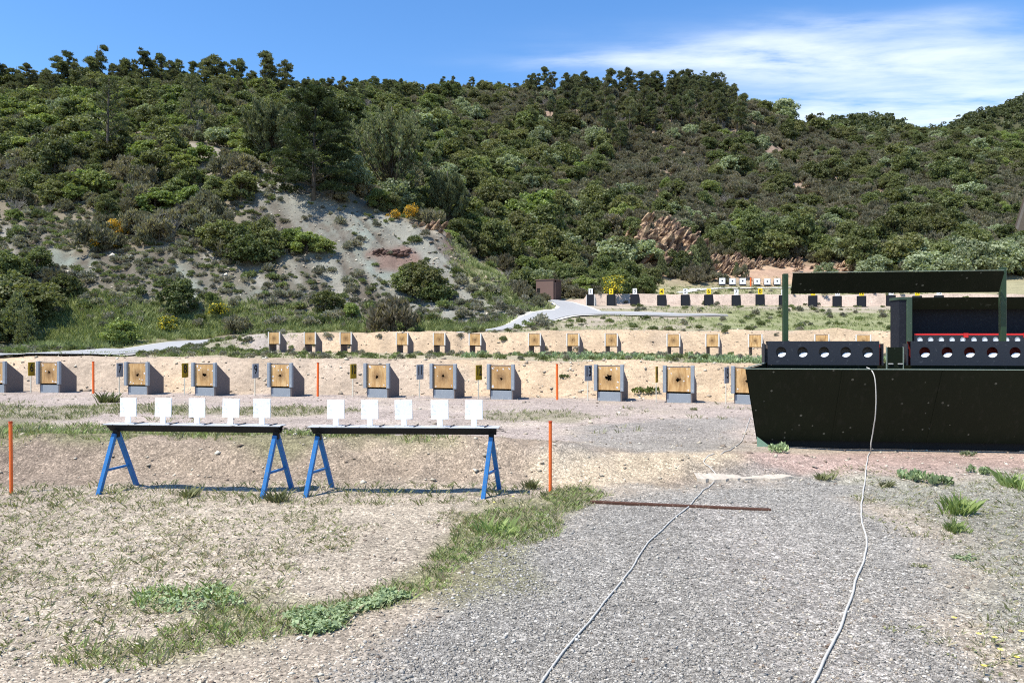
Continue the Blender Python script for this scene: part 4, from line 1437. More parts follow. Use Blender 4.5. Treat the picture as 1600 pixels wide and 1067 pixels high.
a = hit(922, 785); b = hit(1205, 797)
bar_o = MB().bar((a[0], a[1], Hs(*a) + 0.010), (b[0], b[1], Hs(*b) + 0.004), 0.046, 0.03).build('steel_bar', M['rust'], None, 0.006)
tag(bar_o, 'rusty steel bar set across the gravel lane under the rope', 'steel bar')
# broken concrete edging
mb = MB()
rr = random.Random(3)
prof_t = []; prof_b = []
P0 = hit(1086, 746); P1 = hit(1250, 748)
N_ = 26
for i in range(N_ + 1):
    f = i / N_
    x = P0[0] + (P1[0] - P0[0]) * f; y = P0[1] + (P1[1] - P0[1]) * f
    wd = (0.16 + 0.05 * math.sin(f * 9)) * (1 - 0.75 * f ** 3)
    prof_t.append((x, y + wd * 0.5 + rr.uniform(-.02, .02), Hs(x, y + wd * .5) + 0.006)); prof_b.append((x, y - wd * 0.5 + rr.uniform(-.03, .03), Hs(x, y) + 0.014))
vsx = prof_t + prof_b + [(p[0], p[1] - 0.01, p[2] - 0.08) for p in prof_b]
n_ = N_ + 1
mb.add(vsx, [(i, i + 1, n_ + i + 1, n_ + i) for i in range(N_)] + [(n_ + i, n_ + i + 1, 2 * n_ + i + 1, 2 * n_ + i) for i in range(N_)])
ke = mb.build('concrete_edging', M['concrete'], None)
tag(ke, 'low broken pale concrete edging between gravel and red earth', 'edging')

# ------------------------------------------------------------------ hut by the road fork
hx, hy = hit(856, 468)
hy = 74.5; hx = (851 - 800) / F * hy
hut = thing('hut', 'small flat-roofed brown hut beside the road fork', 'hut', (hx, hy, CAM_H + (533 - 469) / F * hy - 0.15), -rad(26))
MB().box(-0.95, 0.95, 0.0, 0.06, 0.0, 2.2).build('wall', M['hut_wall'], hut)
MB().box(0.90, 0.95, 0.065, 0.35, 0.0, 2.2).build('side_wall', M['hut_shade'], hut)
MB().box(0.90, 0.95, 0.75, 2.1, 0.0, 2.2).build('side_wall', M['hut_shade'], hut)
MB().box(-0.95, -0.90, 0.065, 2.1, 0.0, 2.2).build('side_wall', M['hut_shade'], hut)
MB().box(-0.88, 0.88, 2.05, 2.1, 0.0, 2.2).build('back_wall', M['hut_shade'], hut)
MB().box(0.905, 0.935, 0.36, 0.74, 0.0, 2.0).build('door', M['hut_wall'], hut)
MB().box(-1.02, 1.02, -0.06, 2.2, 2.205, 2.28).build('roof', M['hut_wall'], hut)
MB().box(-0.85, -0.50, -0.012, -0.002, 0.95, 1.40).build('window', M['near_black'], hut)


# ------------------------------------------------------------------ corner of the firing shelter
def shelter():
    t = thing('shelter', 'brown boarded roof corner of a shelter, only its tip showing beside the hill', 'shelter', (4.3, 3.9, 0), 0)
    d = Vector((-0.20, -0.66, 0.72)).normalized()
    A = Vector((785.5 / F * 5.0, 5.0, CAM_H + 180 / F * 5.0)) - Vector((4.3, 3.9, 0))
    ex = Vector((0.96, 0.27, -0.02)).normalized()
    nrm = ex.cross(d).normalized()
    Lr = 1.9; Wd = 2.4

    def strip(name, r0, r1, mat, off, th, lo=0.0, hi=Wd):
        mb = MB()
        q = [A + d * r0 + ex * lo + nrm * off, A + d * r0 + ex * hi + nrm * off, A + d * r1 + ex * hi + nrm * off, A + d * r1 + ex * lo + nrm * off]
        sheet(mb, q, th).build(name, mat, t)
    strip('roof_deck', 0.0, Lr, M['eave'], 0.0, 0.03)
    strip('edge_board', -0.0, Lr, M['eave_trim'], 0.032, 0.02, -0.02, 0.05)
    strip('batten', 0.0, 0.06, M['near_black'], -0.05, 0.045, 0.06, Wd)
    strip('batten', 0.28, 0.34, M['near_black'], -0.05, 0.045, 0.09, Wd)
    strip('batten', 0.9, 0.96, M['near_black'], -0.05, 0.045, 0.09, Wd)
    for px, py in ((0.75, 1.05), (0.75, -0.25), (2.0, 1.3)):
        top = 2.45 if py > 0 else 3.4
        MB().bar((px, py, -0.2), (px, py, top), 0.11, 0.11, up=(0, 1, 0)).build('post', M['eave'], t)


shelter()

# ------------------------------------------------------------------ vegetation: prototypes
def unit(v):
    return v / np.maximum(np.linalg.norm(v, axis=-1, keepdims=True), 1e-9)


def leaf_quads(r, clumps, dens, size, elong=1.6, spread=0.8, low=-0.45, grow=None, rag=0.25):
    """many leaf-sized diamonds spread over the shells of clumps (cx, cy, cz, rx, ry, rz)"""
    out = []
    for (cx, cy, cz, rx, ry, rz) in clumps:
        area = 4 * math.pi * ((rx * ry + ry * rz + rx * rz) / 3)
        n = max(6, int(dens * area))
        d = unit(r.normal(size=(n, 3)))
        bad = d[:, 2] < low
        d[bad, 2] *= -1
        rad_ = 1 + rag * (r.random((n, 1)) ** 1.5 - 0.65)
        p = np.array([cx, cy, cz]) + d * np.array([rx, ry, rz]) * rad_
        nr = unit(d * np.array([1 / rx, 1 / ry, 1 / rz]) * min(rx, ry, rz) + spread * r.normal(size=(n, 3)))
        t = np.cross(nr, unit(r.normal(size=(n, 3))))
        if grow is not None:
            t = unit(t * 0.6 + d * grow[0] + np.array([0, 0, grow[1]]))
            nr = unit(np.cross(t, unit(r.normal(size=(n, 3)))))
        t = unit(t)
        b = np.cross(nr, t)
        s = size * (0.55 + 0.9 * r.random((n, 1)))
        q = np.stack([p - t * s * elong * 0.5, p + b * s * 0.5 + nr * s * 0.1, p + t * s * elong * 0.5, p - b * s * 0.5 + nr * s * 0.1], 1)
        out.append(q)
    return np.concatenate(out).reshape(-1, 3)


def ell_clumps(r, n, R, cz, rc, flat=0.8, top=0.0, fill=0.9):
    """clumps filling an uneven, lobed crown"""
    cl = []
    lob = [(unit(r.normal(size=3)), r.uniform(-0.28, 0.30)) for _ in range(7)]
    for _ in range(n):
        d = unit(r.normal(size=3))
        if d[2] < -0.75: d[2] *= -0.6
        g = 1 + sum(a * max(0.0, float(d @ l)) ** 2 for l, a in lob)
        f = fill * (0.45 + 0.55 * r.random() ** 0.6) * g
        k = rc * r.uniform(0.5, 1.45)
        cl.append((d[0] * R[0] * f, d[1] * R[1] * f, max(cz + d[2] * R[2] * f, 0.25) + top * r.random(), k * r.uniform(.8, 1.25), k, k * flat * r.uniform(.75, 1.2)))
    return cl


def trunk_mesh(r, name, h, r0, clumps, nb, lean=0.08, mat='bark', base=0.0):
    mb = MB()
    k = 6
    ph = r.uniform(0, 6.3)
    pts = [(lean * h * (i / k) ** 1.5 * math.cos(ph) + 0.03 * h * math.sin(i * 1.3 + ph) * (i / k), lean * h * (i / k) ** 1.5 * math.sin(ph), base + h * i / k) for i in range(k + 1)]
    pts[0] = (0, 0, base - 0.5)
    mb.tube(pts, [r0 * (1 - 0.75 * i / k) for i in range(k + 1)], 6)
    idx = list(range(len(clumps)))
    r.shuffle(idx)
    for j in idx[:nb]:
        c = clumps[j]
        zf = min(0.9, max(0.12, (c[2] - base) / max(h, .1) - 0.25))
        a = zf * k; i0 = min(int(a), k - 1); f = a - i0
        s = Vector(pts[i0]).lerp(Vector(pts[i0 + 1]), f)
        if i0 == 0: s.z = max(s.z, base + 0.1)
        e = Vector(c[:3])
        m = s.lerp(e, 0.5) + Vector((0, 0, 0.12 * (e - s).length * r.uniform(-.5, 1)))
        rr_ = r0 * 0.42
        mb.tube([s, m, e], [rr_, rr_ * 0.6, rr_ * 0.2], 5)
    me = mb.mesh(name)
    me.shade_smooth()
    me.materials.append(M[mat])
    return me


PROTO = {}


def tree_proto(kind, i, seed):
    """returns (trunk mesh or None, crown mesh, half width, height)"""
    r = np.random.default_rng(seed)
    if kind == 'oak':
        e = r.uniform(0.75, 1.35)
        R = (r.uniform(1.6, 2.2) / e ** .5, r.uniform(1.6, 2.2) / e ** .5, 1.65 * e); cz = 1.3 * e
        cl = ell_clumps(r, 74, R, cz, 0.43, 0.8)
        cr = np_mesh('crown', leaf_quads(r, cl, 36, 0.15, 1.6, 0.9, rag=0.55), 4, M['oak'])
        return trunk_mesh(r, 'trunk', 1.9, 0.16, cl, 7), cr, 2.3, 3.9
    if kind == 'bright_oak':
        R = (1.9, 1.8, 1.7); cz = 1.35
        cl = ell_clumps(r, 64, R, cz, 0.44, 0.75)
        cr = np_mesh('crown', leaf_quads(r, cl, 34, 0.155, 1.6, 0.85, rag=0.55), 4, M['oak_light'])
        return trunk_mesh(r, 'trunk', 1.9, 0.14, cl, 6), cr, 2.2, 3.8
    if kind == 'pale':
        R = (1.9, 1.8, 1.5); cz = 1.3
        cl = ell_clumps(r, 60, R, cz, 0.42, 0.85)
        cr = np_mesh('crown', leaf_quads(r, cl, 36, 0.15, 1.7, 0.85, rag=0.55), 4, M['pale'])
        return trunk_mesh(r, 'trunk', 1.7, 0.13, cl, 7), cr, 2.2, 3.4
    if kind == 'heath':
        R = (r.uniform(1.2, 1.6), r.uniform(1.2, 1.6), r.uniform(0.9, 1.25)); cz = 0.85
        cl = ell_clumps(r, 44, R, cz, 0.31, 1.1)
        cr = np_mesh('crown', leaf_quads(r, cl, 52, 0.115, 2.6, 0.9, grow=(0.6, 0.8), rag=0.8), 4, M['heath'])
        return trunk_mesh(r, 'trunk', 1.0, 0.07, cl, 8), cr, 1.6, 2.4
    if kind == 'pine':
        h = r.uniform(7.0, 9.0)
        cl = []
        n = int(r.integers(30, 42))
        lean = r.uniform(-0.6, 0.6, 2)
        for j in range(n):
            f = r.random()
            z = h * (0.34 + 0.64 * f)
            w = 1.95 * math.sin(math.pi * (0.20 + 0.77 * f)) ** 0.8 * r.uniform(0.55, 1.15) + 0.1
            a = r.uniform(0, 6.283)
            k = r.uniform(0.34, 0.72)
            cl.append((math.cos(a) * w * r.random() ** .5 + lean[0] * z / h, math.sin(a) * w * r.random() ** .5 + lean[1] * z / h, z, k, k, k * 0.75))
        cr = np_mesh('crown', leaf_quads(r, cl, 44, 0.13, 2.8, 1.0, low=-0.3, grow=(0.8, 0.7), rag=0.8), 4, M['pine'])
        return trunk_mesh(r, 'trunk', h * 0.95, 0.15, cl, 11, 0.04), cr, 2.2, h + 0.5
    if kind == 'conifer':
        h = 4.5
        cl = []
        for j in range(38):
            f = (j / 38) ** 0.8
            z = 0.5 + (h - 0.6) * f
            w = 1.25 * (1 - f) ** 0.7
            a = j * 2.4
            k = 0.42 * (1 - 0.4 * f)
            cl.append((math.cos(a) * w * 0.75, math.sin(a) * w * 0.75, z, k, k, k * 1.15))
        cr = np_mesh('crown', leaf_quads(r, cl, 55, 0.10, 2.6, 0.9, grow=(0.6, 0.9), rag=0.4), 4, M['pine_olive'])
        return trunk_mesh(r, 'trunk', h * 0.85, 0.10, cl, 6, 0.01), cr, 1.4, h
    if kind in ('cushion', 'grey_cushion'):
        R = (0.42, 0.42, 0.28)
        cl = ell_clumps(r, 9, R, 0.22, 0.20, 0.85)
        cr = np_mesh('cushion_shrub', leaf_quads(r, cl, 110, 0.066, 2.2, 0.8, grow=(0.7, 0.5), rag=0.5), 4, M[kind])
        return None, cr, 0.55, 0.58
    if kind in ('broom', 'orange_broom'):
        cl = ell_clumps(r, 16, (0.9, 0.9, 0.75), 0.8, 0.30, 1.0)
        cr = np_mesh('broom_shrub', leaf_quads(r, cl, 120, 0.078, 1.6, 0.9, rag=0.7), 4, M[kind])
        return None, cr, 1.1, 1.7
    if kind == 'bare':       # leafless grey bush
        mb = MB()
        for j in range(46):
            a = r.uniform(0, 6.283); w = r.uniform(0.4, 1.3); h = r.uniform(0.9, 2.0)
            p0 = Vector((0.1 * math.cos(a), 0.1 * math.sin(a), -0.1)); p2 = Vector((w * math.cos(a), w * math.sin(a), h))
            p1 = p0.lerp(p2, .5) + Vector((0, 0, .25))
            mb.tube([p0, p1, p2], [0.022, 0.014, 0.005], 3, False)
            for q in range(4):
                s = p1.lerp(p2, r.random()); e = s + Vector(r.normal(size=3) * 0.22) + Vector((0, 0, .2))
                mb.tube([s, e], [0.010, 0.003], 3, False)
        me = mb.mesh('bare_shrub'); me.materials.append(M['deadwood'])
        return None, me, 1.3, 2.0


for kind, n in (('oak', 7), ('bright_oak', 4), ('pale', 3), ('heath', 7), ('pine', 8), ('conifer', 2), ('cushion', 4), ('grey_cushion', 4), ('broom', 2), ('orange_broom', 1), ('bare', 2)):
    PROTO[kind] = [tree_proto(kind, i, 100 + 17 * i + len(kind) * 7) for i in range(n)]


# ------------------------------------------------------------------ vegetation: where things grow
class Spots:
    pass


def terrain_horizon():
    us = np.arange(-60, 1664, 4.0)
    ys = np.concatenate([np.arange(3, 46, 0.5), np.arange(46, 130, 0.7), np.arange(130, 300, 2.0)])
    U, Yg = np.meshgrid(us, ys, indexing='ij')
    Xg = (U - 800) / F * Yg
    Z = H(Xg.ravel(), Yg.ravel()).reshape(U.shape)
    V = 533 - (Z - CAM_H) / Yg * F
    return us, ys, np.minimum.accumulate(V, axis=1)


T_US, T_YS, T_MIN = terrain_horizon()


def t_visible(x, y, ztop):
    u = x / y * F + 800
    v = 533 - (ztop - CAM_H) / y * F
    iu = np.clip(np.round((u + 60) / 4).astype(int), 0, len(T_US) - 1)
    iy = np.clip(np.searchsorted(T_YS, y - 0.5) - 1, 0, len(T_YS) - 1)
    return (v < T_MIN[iu, iy] + 1.0) & (u > -70) & (u < 1670)


def grid_pts(x0, x1, y0, y1, step, r, jit=0.48):
    gx = np.arange(x0, x1, step); gy = np.arange(y0, y1, step)
    X, Y = np.meshgrid(gx, gy)
    X = X.ravel() + r.uniform(-jit, jit, X.size) * step; Y = Y.ravel() + r.uniform(-jit, jit, Y.size) * step
    k = np.abs(X / Y) < 0.78
    return X[k], Y[k]


def inpoly(x, y, P, grow=0.0):
    return poly_dist(x, y, P) < grow


plants = []      # (kind, x, y, scale)
vr = np.random.default_rng(21)
ONE_OF = {}


def bare_ground(x, y):
    m = np.zeros(x.shape)
    for P_ in (SCREE, SCREE2):
        m = np.maximum(m, pmask(x, y, P_, 1.0, 1.5, 4, 27))
    return m


def rock_ground(x, y):
    m = np.zeros(x.shape)
    for P_ in CLIFF + OUTCROP:
        m = np.maximum(m, pmask(x, y, P_, 0.8, 1.0, 4, 37))
    for P_ in BARE_R:
        m = np.maximum(m, 0.62 * pmask(x, y, P_, 0.8, 1.5, 4, 39))
    return m


def scatter():
    # --- the big slopes
    x, y = grid_pts(-150, 230, 50, 292, 1.75, vr)
    z = H(x, y)
    ok = t_visible(x, y, z + 3.0)
    bare = bare_ground(x, y); rock = rock_ground(x, y)
    u = x / y * F + 800
    v = 533 - (z - CAM_H) / y * F
    rd = road_dist(x, y)
    plain = (x > -6) & (y < 101) & ~((y > 77.5) & (u < 1010 + 30 * fbm(x, y, 8, 2, 205)) & ~((y < 84) & (u < 905)))                      # the range itself
    spur_r = (y < 100) & (x > -6) & (u < 850) & (y > 79)
    ok &= (rd > 1.5) & (bare < 0.35) & (rock < 0.25 + 0.8 * vr.random(x.size) ** 1.5) & (~plain | spur_r)
    left = (y < 56 + 0 * x)
    big = fbm(x, y, 16.0, 3, 201); med = fbm(x, y, 6.0, 3, 211); wet = fbm(x, y, 26.0, 3, 221)
    rnd = vr.random(x.size)
    leftslope = (u < 850) & (y < 92) & (v > 225)
    lowwood = (y > 77) & (y < 101) & (x > 0)
    for i in np.nonzero(ok)[0]:
        U, V_, yy = u[i], v[i], y[i]
        s = float(np.clip(vr.lognormal(0.0, 0.30), 0.5, 1.75))
        if lowwood[i]:
            kk = vr.random()
            if rnd[i] < 0.8: plants.append(('oak' if kk < .45 else 'heath' if kk < .7 else 'pale' if kk < .88 else 'bright_oak', x[i], y[i], s * 0.62))
            continue
        if leftslope[i]:
            # open slope above the road: bushes in patches, more of them higher up
            dens = 0.42 + 0.55 * np.clip((390 - V_) / 90, 0, 1) + 0.35 * med[i]
            if U < 70 and V_ > 430: dens = 0.95
            if V_ > 470 and U > 60: dens = 0.12
            if rnd[i] > dens * 0.70: continue
            kk = vr.random()
            kind = 'oak' if kk < 0.30 else 'heath' if kk < 0.74 else 'bright_oak' if kk < 0.85 else 'pale' if kk < 0.89 else 'bare'
            if U < 70 and V_ > 430: kind = 'oak' if kk < .7 else 'bright_oak'; s *= 0.95
            plants.append((kind, x[i], y[i], s * (0.72 if kind != 'heath' else 0.85)))
            continue
        right = U > 640 and yy > 96
        if not right:
            kk = vr.random()
            if rnd[i] > 0.66: continue
            top = V_ < 175
            kind = 'oak' if kk < 0.36 else 'heath' if kk < 0.62 else 'bright_oak' if kk < 0.78 else 'pale' if kk < 0.82 else 'bare' if kk < 0.86 else 'pine'
            if kind == 'pine': kind = 'heath' if not top else 'bright_oak' if kk > 0.95 else 'oak'
            if top and kk > 0.93: kind = 'pine'
            plants.append((kind, x[i], y[i], s * 0.8 if kind != 'pine' else min(s, 1.0) * 0.62))
        else:
            # maquis on the right-hand hill; woods low and to the left, heath to the right, pines up high
            wood = np.clip((1010 - U) / 260, 0, 1) * np.clip((V_ - 170) / 60, 0.25, 1) + 0.5 * wet[i] + 0.25 * np.clip((V_ - 340) / 60, 0, 1) + 0.45 * np.clip((U - 1380) / 100, 0, 1)
            thin = np.clip((U - 1150) / 120, 0, 1) * np.clip((1400 - U) / 100, 0, 1) * np.clip((390 - V_) / 40, 0, 1)
            dens = 0.86 - 0.36 * thin * np.clip(0.5 + 1.2 * med[i], 0, 1)
            if rnd[i] > dens: continue
            kk = vr.random()
            pz = np.clip((U - 780) / 160, 0, 1) * np.clip((1190 - U) / 90, 0, 1) * np.clip((250 - V_) / 50, 0, 1)
            if kk < 0.15 * pz: kind = 'pine'
            elif kk < 0.08 + 0.44 * wood:
                k2 = vr.random()
                kind = 'oak' if k2 < 0.66 else 'bright_oak' if k2 < 0.77 else 'pale' if k2 < 0.93 else 'heath'
            else:
                kind = 'heath' if vr.random() < 0.94 else 'bare'
            plants.append((kind, x[i], y[i], s * (1.0 if kind in ('oak', 'bright_oak', 'pale') else 0.82 if kind == 'heath' else 0.72)))
    # --- cushions on the scree
    x, y = grid_pts(-62, 8, 50, 92, 0.62, vr)
    z = H(x, y)
    u = x / y * F + 800; v = 533 - (z - CAM_H) / y * F
    bare = bare_ground(x, y)
    dn = 0.80 + 0.55 * fbm(x, y, 5.0, 3, 231) + (-0.5) * fbm(x + .6 * y, y * .18, 1.7, 3, 151)
    teal = np.zeros(x.shape)
    for P_ in TEAL + MAROON + OUTCROP: teal = np.maximum(teal, pmask(x, y, P_, 0.5, 0.5, 3, 29))
    keep = t_visible(x, y, z + 0.4) & (u < 860) & (v < 512) & (v > 225) & (vr.random(x.size) < dn * (1 - 0.8 * teal) * np.where((u > 430) & (v < 430), 0.22, 0.9)) & (road_dist(x, y) > 0.8)
    for i in np.nonzero(keep)[0]:
        plants.append(('grey_cushion' if vr.random() < 0.6 else 'cushion', x[i], y[i], min(1.5, 0.45 + vr.exponential(0.30))))
    # --- low plants on the far plain, the third bank and the terraces
    for (x0, x1, y0, y1, st, p, zs) in ((-3, 50, 46, 70, 1.0, 0.20, 0.55), (5, 50, 71, 97, 1.3, 0.20, 0.5), (-34, 26, 24.5, 37.5, 0.75, 0.30, 0.36), (-24, 26, 41, 45.5, 0.6, 0.10, 0.45), (-40, -14, 30, 50, 0.7, 0.45, 0.5)):
        x, y = grid_pts(x0, x1, y0, y1, st, vr)
        z = H(x, y)
        d = p * (1 + 1.6 * fbm(x, y, 4.0, 3, 241))
        keep = t_visible(x, y, z + 0.3) & (vr.random(x.size) < d) & (road_dist(x, y) > 0.5)
        keep &= (y > row1_y(x) + 4.2) & ((y < row2_y(x) - 0.6) | (y > row2_y(x) + 1.4) | (x < -16))
        for i in np.nonzero(keep)[0]:
            plants.append(('cushion' if vr.random() < 0.6 else 'grey_cushion', x[i], y[i], zs * vr.uniform(0.6, 1.4)))


scatter()


def at_px(kind, u, v, s):
    p = hit(u, v)
    plants.append((kind, p[0], p[1], s))


# plants one can pick out in the photograph
for u, v, s in ((262, 520, 1.0), (342, 495, 1.0), (958, 462, 1.4), (180, 372, 1.2)):
    at_px('broom' if u != 180 else 'orange_broom', u, v, s)
for u, v, s in ((165, 392, 1.0), (115, 170, 1.4), (282, 196, 1.5), (360, 200, 1.5), (400, 212, 1.2), (640, 345, 1.1), (615, 345, 0.9)):
    at_px('orange_broom', u, v, s)
for u, v, s in ((895, 452, 0.5), (1000, 456, 0.5), (1245, 90 + 360, 0.6)):
    at_px('broom', u, v, s)
for u, v, s in ((1035, 434, 0.85), (1082, 432, 1.1), (1098, 428, 1.15), (1070, 434, 0.7), (1150, 432, 0.4), (25, 535, 0.9), (45, 540, 0.65), (755, 385, 0.6)):
    at_px('conifer', u, v, s)
for u, v, s in ((335, 385, 0.85), (365, 400, 0.95), (395, 412, 1.05), (410, 392, 0.9), (350, 402, 0.8), (425, 405, 0.7)):
    at_px('oak', u, v, s)
for u, v, s in ((455, 390, 0.7), (480, 396, 0.8), (500, 398, 0.7), (467, 385, 0.6), (551, 497, 0.42), (380, 262, 0.9), (330, 470, 0.3), (128, 300, 0.8)):
    at_px('bright_oak', u, v, s)
for u, v, s in ((640, 462, 0.78), (660, 468, 0.92), (682, 470, 0.80), (655, 455, 0.85), (672, 462, 0.7), (632, 450, 0.55)):
    at_px('oak', u, v, s)
for u, v, s in ((840, 478, 0.5), (848, 472, 0.5), (882, 465, 0.75), (895, 463, 0.6), (828, 470, 0.6), (905, 466, 0.55), (935, 455, 0.9), (815, 465, 0.7)):
    at_px('heath', u, v, s)
for u, v, s in ((1440, 440, 1.5), (1480, 440, 1.5), (1520, 436, 1.6), (1560, 432, 1.6), (1595, 425, 1.6), (1460, 425, 1.4), (1545, 415, 1.5), (1580, 405, 1.4), (1500, 420, 1.3)):
    at_px('pale', u, v, s)
for u, v, s in ((1215, 398, 1.7), (1240, 400, 1.9), (1265, 398, 1.5), (1175, 402, 1.4), (1290, 402, 1.3), (1120, 392, 1.2), (1140, 388, 1.3)):
    at_px('oak', u, v, s)
# skyline pines
for u in list(range(-20, 470, 16)) + [512, 545, 585, 662, 690, 712, 735, 752, 776, 800, 812, 828, 868, 882, 900, 915, 928, 945, 968, 985, 1018, 1035, 1050, 1070, 1085, 1095, 1108, 1135]:
    uu = u + vr.uniform(-6, 6)
    j = int(np.clip(round((uu + 60) / 4), 0, len(T_US) - 1))
    vmin = T_MIN[j, -1]
    yy = T_YS[np.nonzero(T_MIN[j] <= vmin + 0.6)[0][0]]
    hs = {True: vr.uniform(0.62, 1.12), False: vr.uniform(0.60, 0.95)}[uu < 470]
    if 470 < uu < 850: hs *= 0.72
    plants.append(('pine', (uu - 800) / F * yy, yy, hs))
for u, s in ((1226, 1.15), (1176, 0.5), (1330, 0.55), (1345, 0.5)):
    j = int(round((u + 60) / 4)); vmin = T_MIN[j, -1]
    yy = T_YS[np.nonzero(T_MIN[j] <= vmin + 0.6)[0][0]]
    plants.append(('pale', (u - 800) / F * yy, yy - 0.5, 2.4 * s))

LABELS = {
    'oak': ('evergreen_oak', 'oak', '%s dense dark green evergreen oak %s', 'dark evergreen oaks on the %s'),
    'bright_oak': ('leafy_tree', 'tree', '%s bright leaf-green bushy tree %s', 'bright green trees on the %s'),
    'pale': ('silvery_tree', 'tree', '%s pale silvery green rounded tree %s', 'silvery trees on the %s'),
    'heath': ('tree_heath', 'shrub', '%s grey-green twiggy heath shrub %s', 'heath shrubs on the %s'),
    'pine': ('pine_tree', 'pine', '%s slender pine with clumped dark crown %s', 'pines on the %s'),
    'conifer': ('young_conifer', 'conifer', '%s young yellow-green cone-shaped conifer %s', 'young conifers'),
    'cushion': ('cushion_shrub', 'shrub', '%s low rounded cushion shrub %s', 'cushion shrubs on the %s'),
    'grey_cushion': ('grey_cushion_shrub', 'shrub', '%s low greyish wiry cushion shrub %s', 'grey cushion shrubs on the %s'),
    'broom': ('broom_shrub', 'shrub', '%s broom shrub covered in yellow flowers %s', 'yellow flowering brooms'),
    'orange_broom': ('broom_shrub', 'shrub', '%s shrub with orange-yellow flowers %s', 'orange flowering brooms'),
    'bare': ('bare_shrub', 'shrub', '%s leafless grey twiggy shrub %s', 'leafless shrubs on the %s'),
}


def place_of(kind, x, y):
    u = x / y * F + 800
    if kind in ('cushion', 'grey_cushion'):
        if y < 39 and x > -16: return 'terrace before the open target stands'
        if y < 46 and x > -16: return 'second sandy bank'
        if x > -3 and y < 101: return 'open ground around the numbered black boards'
        if y < 51: return 'roadside at the hill foot'
        return 'grey-green scree slope'
    if kind == 'conifer':
        return 'reddish cliff' if x > 0 and y > 90 else 'scree hill'
    if y > 96 and u > 640: return 'long hill behind the boards'
    return 'scree hill beside the road'


def height_of(kind, x, y, where):
    if 'hill' in where:
        lo, hi = (130, 205) if 'long' in where else (64, 120)
        return ('low on the ' if y < lo else 'high on the ' if y > hi else 'halfway up the ') + where
    if 'cliff' in where: return 'at the foot of the ' + where
    if 'scree slope' in where: return ('low on the ' if y < 60 else 'high on the ' if y > 72 else 'halfway up the ') + where
    return 'on the ' + where


def size_of(kind, s):
    return 'small' if s < 0.62 else 'large' if s > 1.05 else 'middling'


def grow_all():
    r = np.random.default_rng(77)
    W2, H2 = 800, 534
    cover = np.zeros((H2, W2), bool)
    order = sorted(range(len(plants)), key=lambda i: plants[i][2])
    seen = {}
    xs = np.array([p[1] for p in plants]); ys = np.array([p[2] for p in plants])
    zs = H(xs, ys)
    for i in order:
        kind, x, y, s = plants[i]
        pr = PROTO[kind][i % len(PROTO[kind])]
        hw, hh = pr[2] * s, pr[3] * s
        top = 533 - (zs[i] + hh - CAM_H) / y * F; bot = 533 - (zs[i] - CAM_H) / y * F
        j = int(np.clip(round((x / y * F + 860) / 4), 0, len(T_US) - 1))
        k = int(np.clip(np.searchsorted(T_YS, y - 0.5) - 1, 0, len(T_YS) - 1))
        bot = min(bot, T_MIN[j, k] + 2)
        u = x / y * F + 800; w = hw / y * F
        if kind == 'pine': bot2 = top + (bot - top) * 0.5
        else: bot2 = bot
        x0, x1 = int(max(0, (u - w * .8) / 2)), int(min(W2, (u + w * .8) / 2 + 1)); y0, y1 = int(max(0, top / 2)), int(min(H2, bot2 / 2 + 1))
        if x1 <= x0 or y1 <= y0:
            seen[i] = 0; continue
        box = cover[y0:y1, x0:x1]
        seen[i] = int((~box).sum())
        if kind not in ('bare',):
            cy0 = y0 + (y1 - y0) // 6
            cx = (x1 - x0) // 6
            cover[cy0:y1, x0 + cx:x1 - cx] = True
    byk = {}
    for i, p in enumerate(plants):
        byk.setdefault(p[0], []).append(i)
    for kind, ids in byk.items():
        ids.sort(key=lambda i: -seen[i])
        nm, cat, lab, grp = LABELS[kind]
        single = [i for i in ids if seen[i] >= (14 if 'cushion' not in kind else 6)][:290]
        rest = ids[len(single):] if len(single) else ids
        sset = set(single)
        rest = [i for i in ids if i not in sset]
        for i in single:
            _, x, y, s = plants[i]
            tr, crn, hw, hh = PROTO[kind][i % len(PROTO[kind])]
            where = place_of(kind, x, y)
            l = lab % (size_of(kind, s), height_of(kind, x, y, where)); g = (grp % where) if '%s' in grp else grp
            if tr is None:
                o = link(bpy.data.objects.new(nm, crn))
                tag(o, l, cat, g)
            else:
                o = thing(nm, l, cat, group=g)
                link(bpy.data.objects.new('trunk', tr), o); link(bpy.data.objects.new('crown', crn), o)
            o.location = (x, y, zs[i] - 0.06 * s)
            sx = s * r.uniform(0.9, 1.15)
            o.scale = (sx, sx * r.uniform(0.9, 1.1), s * r.uniform(0.85, 1.15))
            o.rotation_euler = (r.normal() * 0.05, r.normal() * 0.05, r.uniform(0, 6.283))
        if rest:
            mass(kind, nm, rest, zs, r)
        print('VEG', kind, len(single), len(rest))


def mass_points(name, P, Rz, S, mesh, kind_label):
    me = bpy.data.meshes.new(name)
    me.vertices.add(len(P))
    me.vertices.foreach_set('co', np.ascontiguousarray(P, np.float32).ravel())
    a = me.attributes.new('turn', 'FLOAT_VECTOR', 'POINT')
    a.data.foreach_set('vector', np.stack([Rz * 0, Rz * 0, Rz], 1).astype(np.float32).ravel())
    b = me.attributes.new('size', 'FLOAT', 'POINT')
    b.data.foreach_set('value', S.astype(np.float32))
    return me


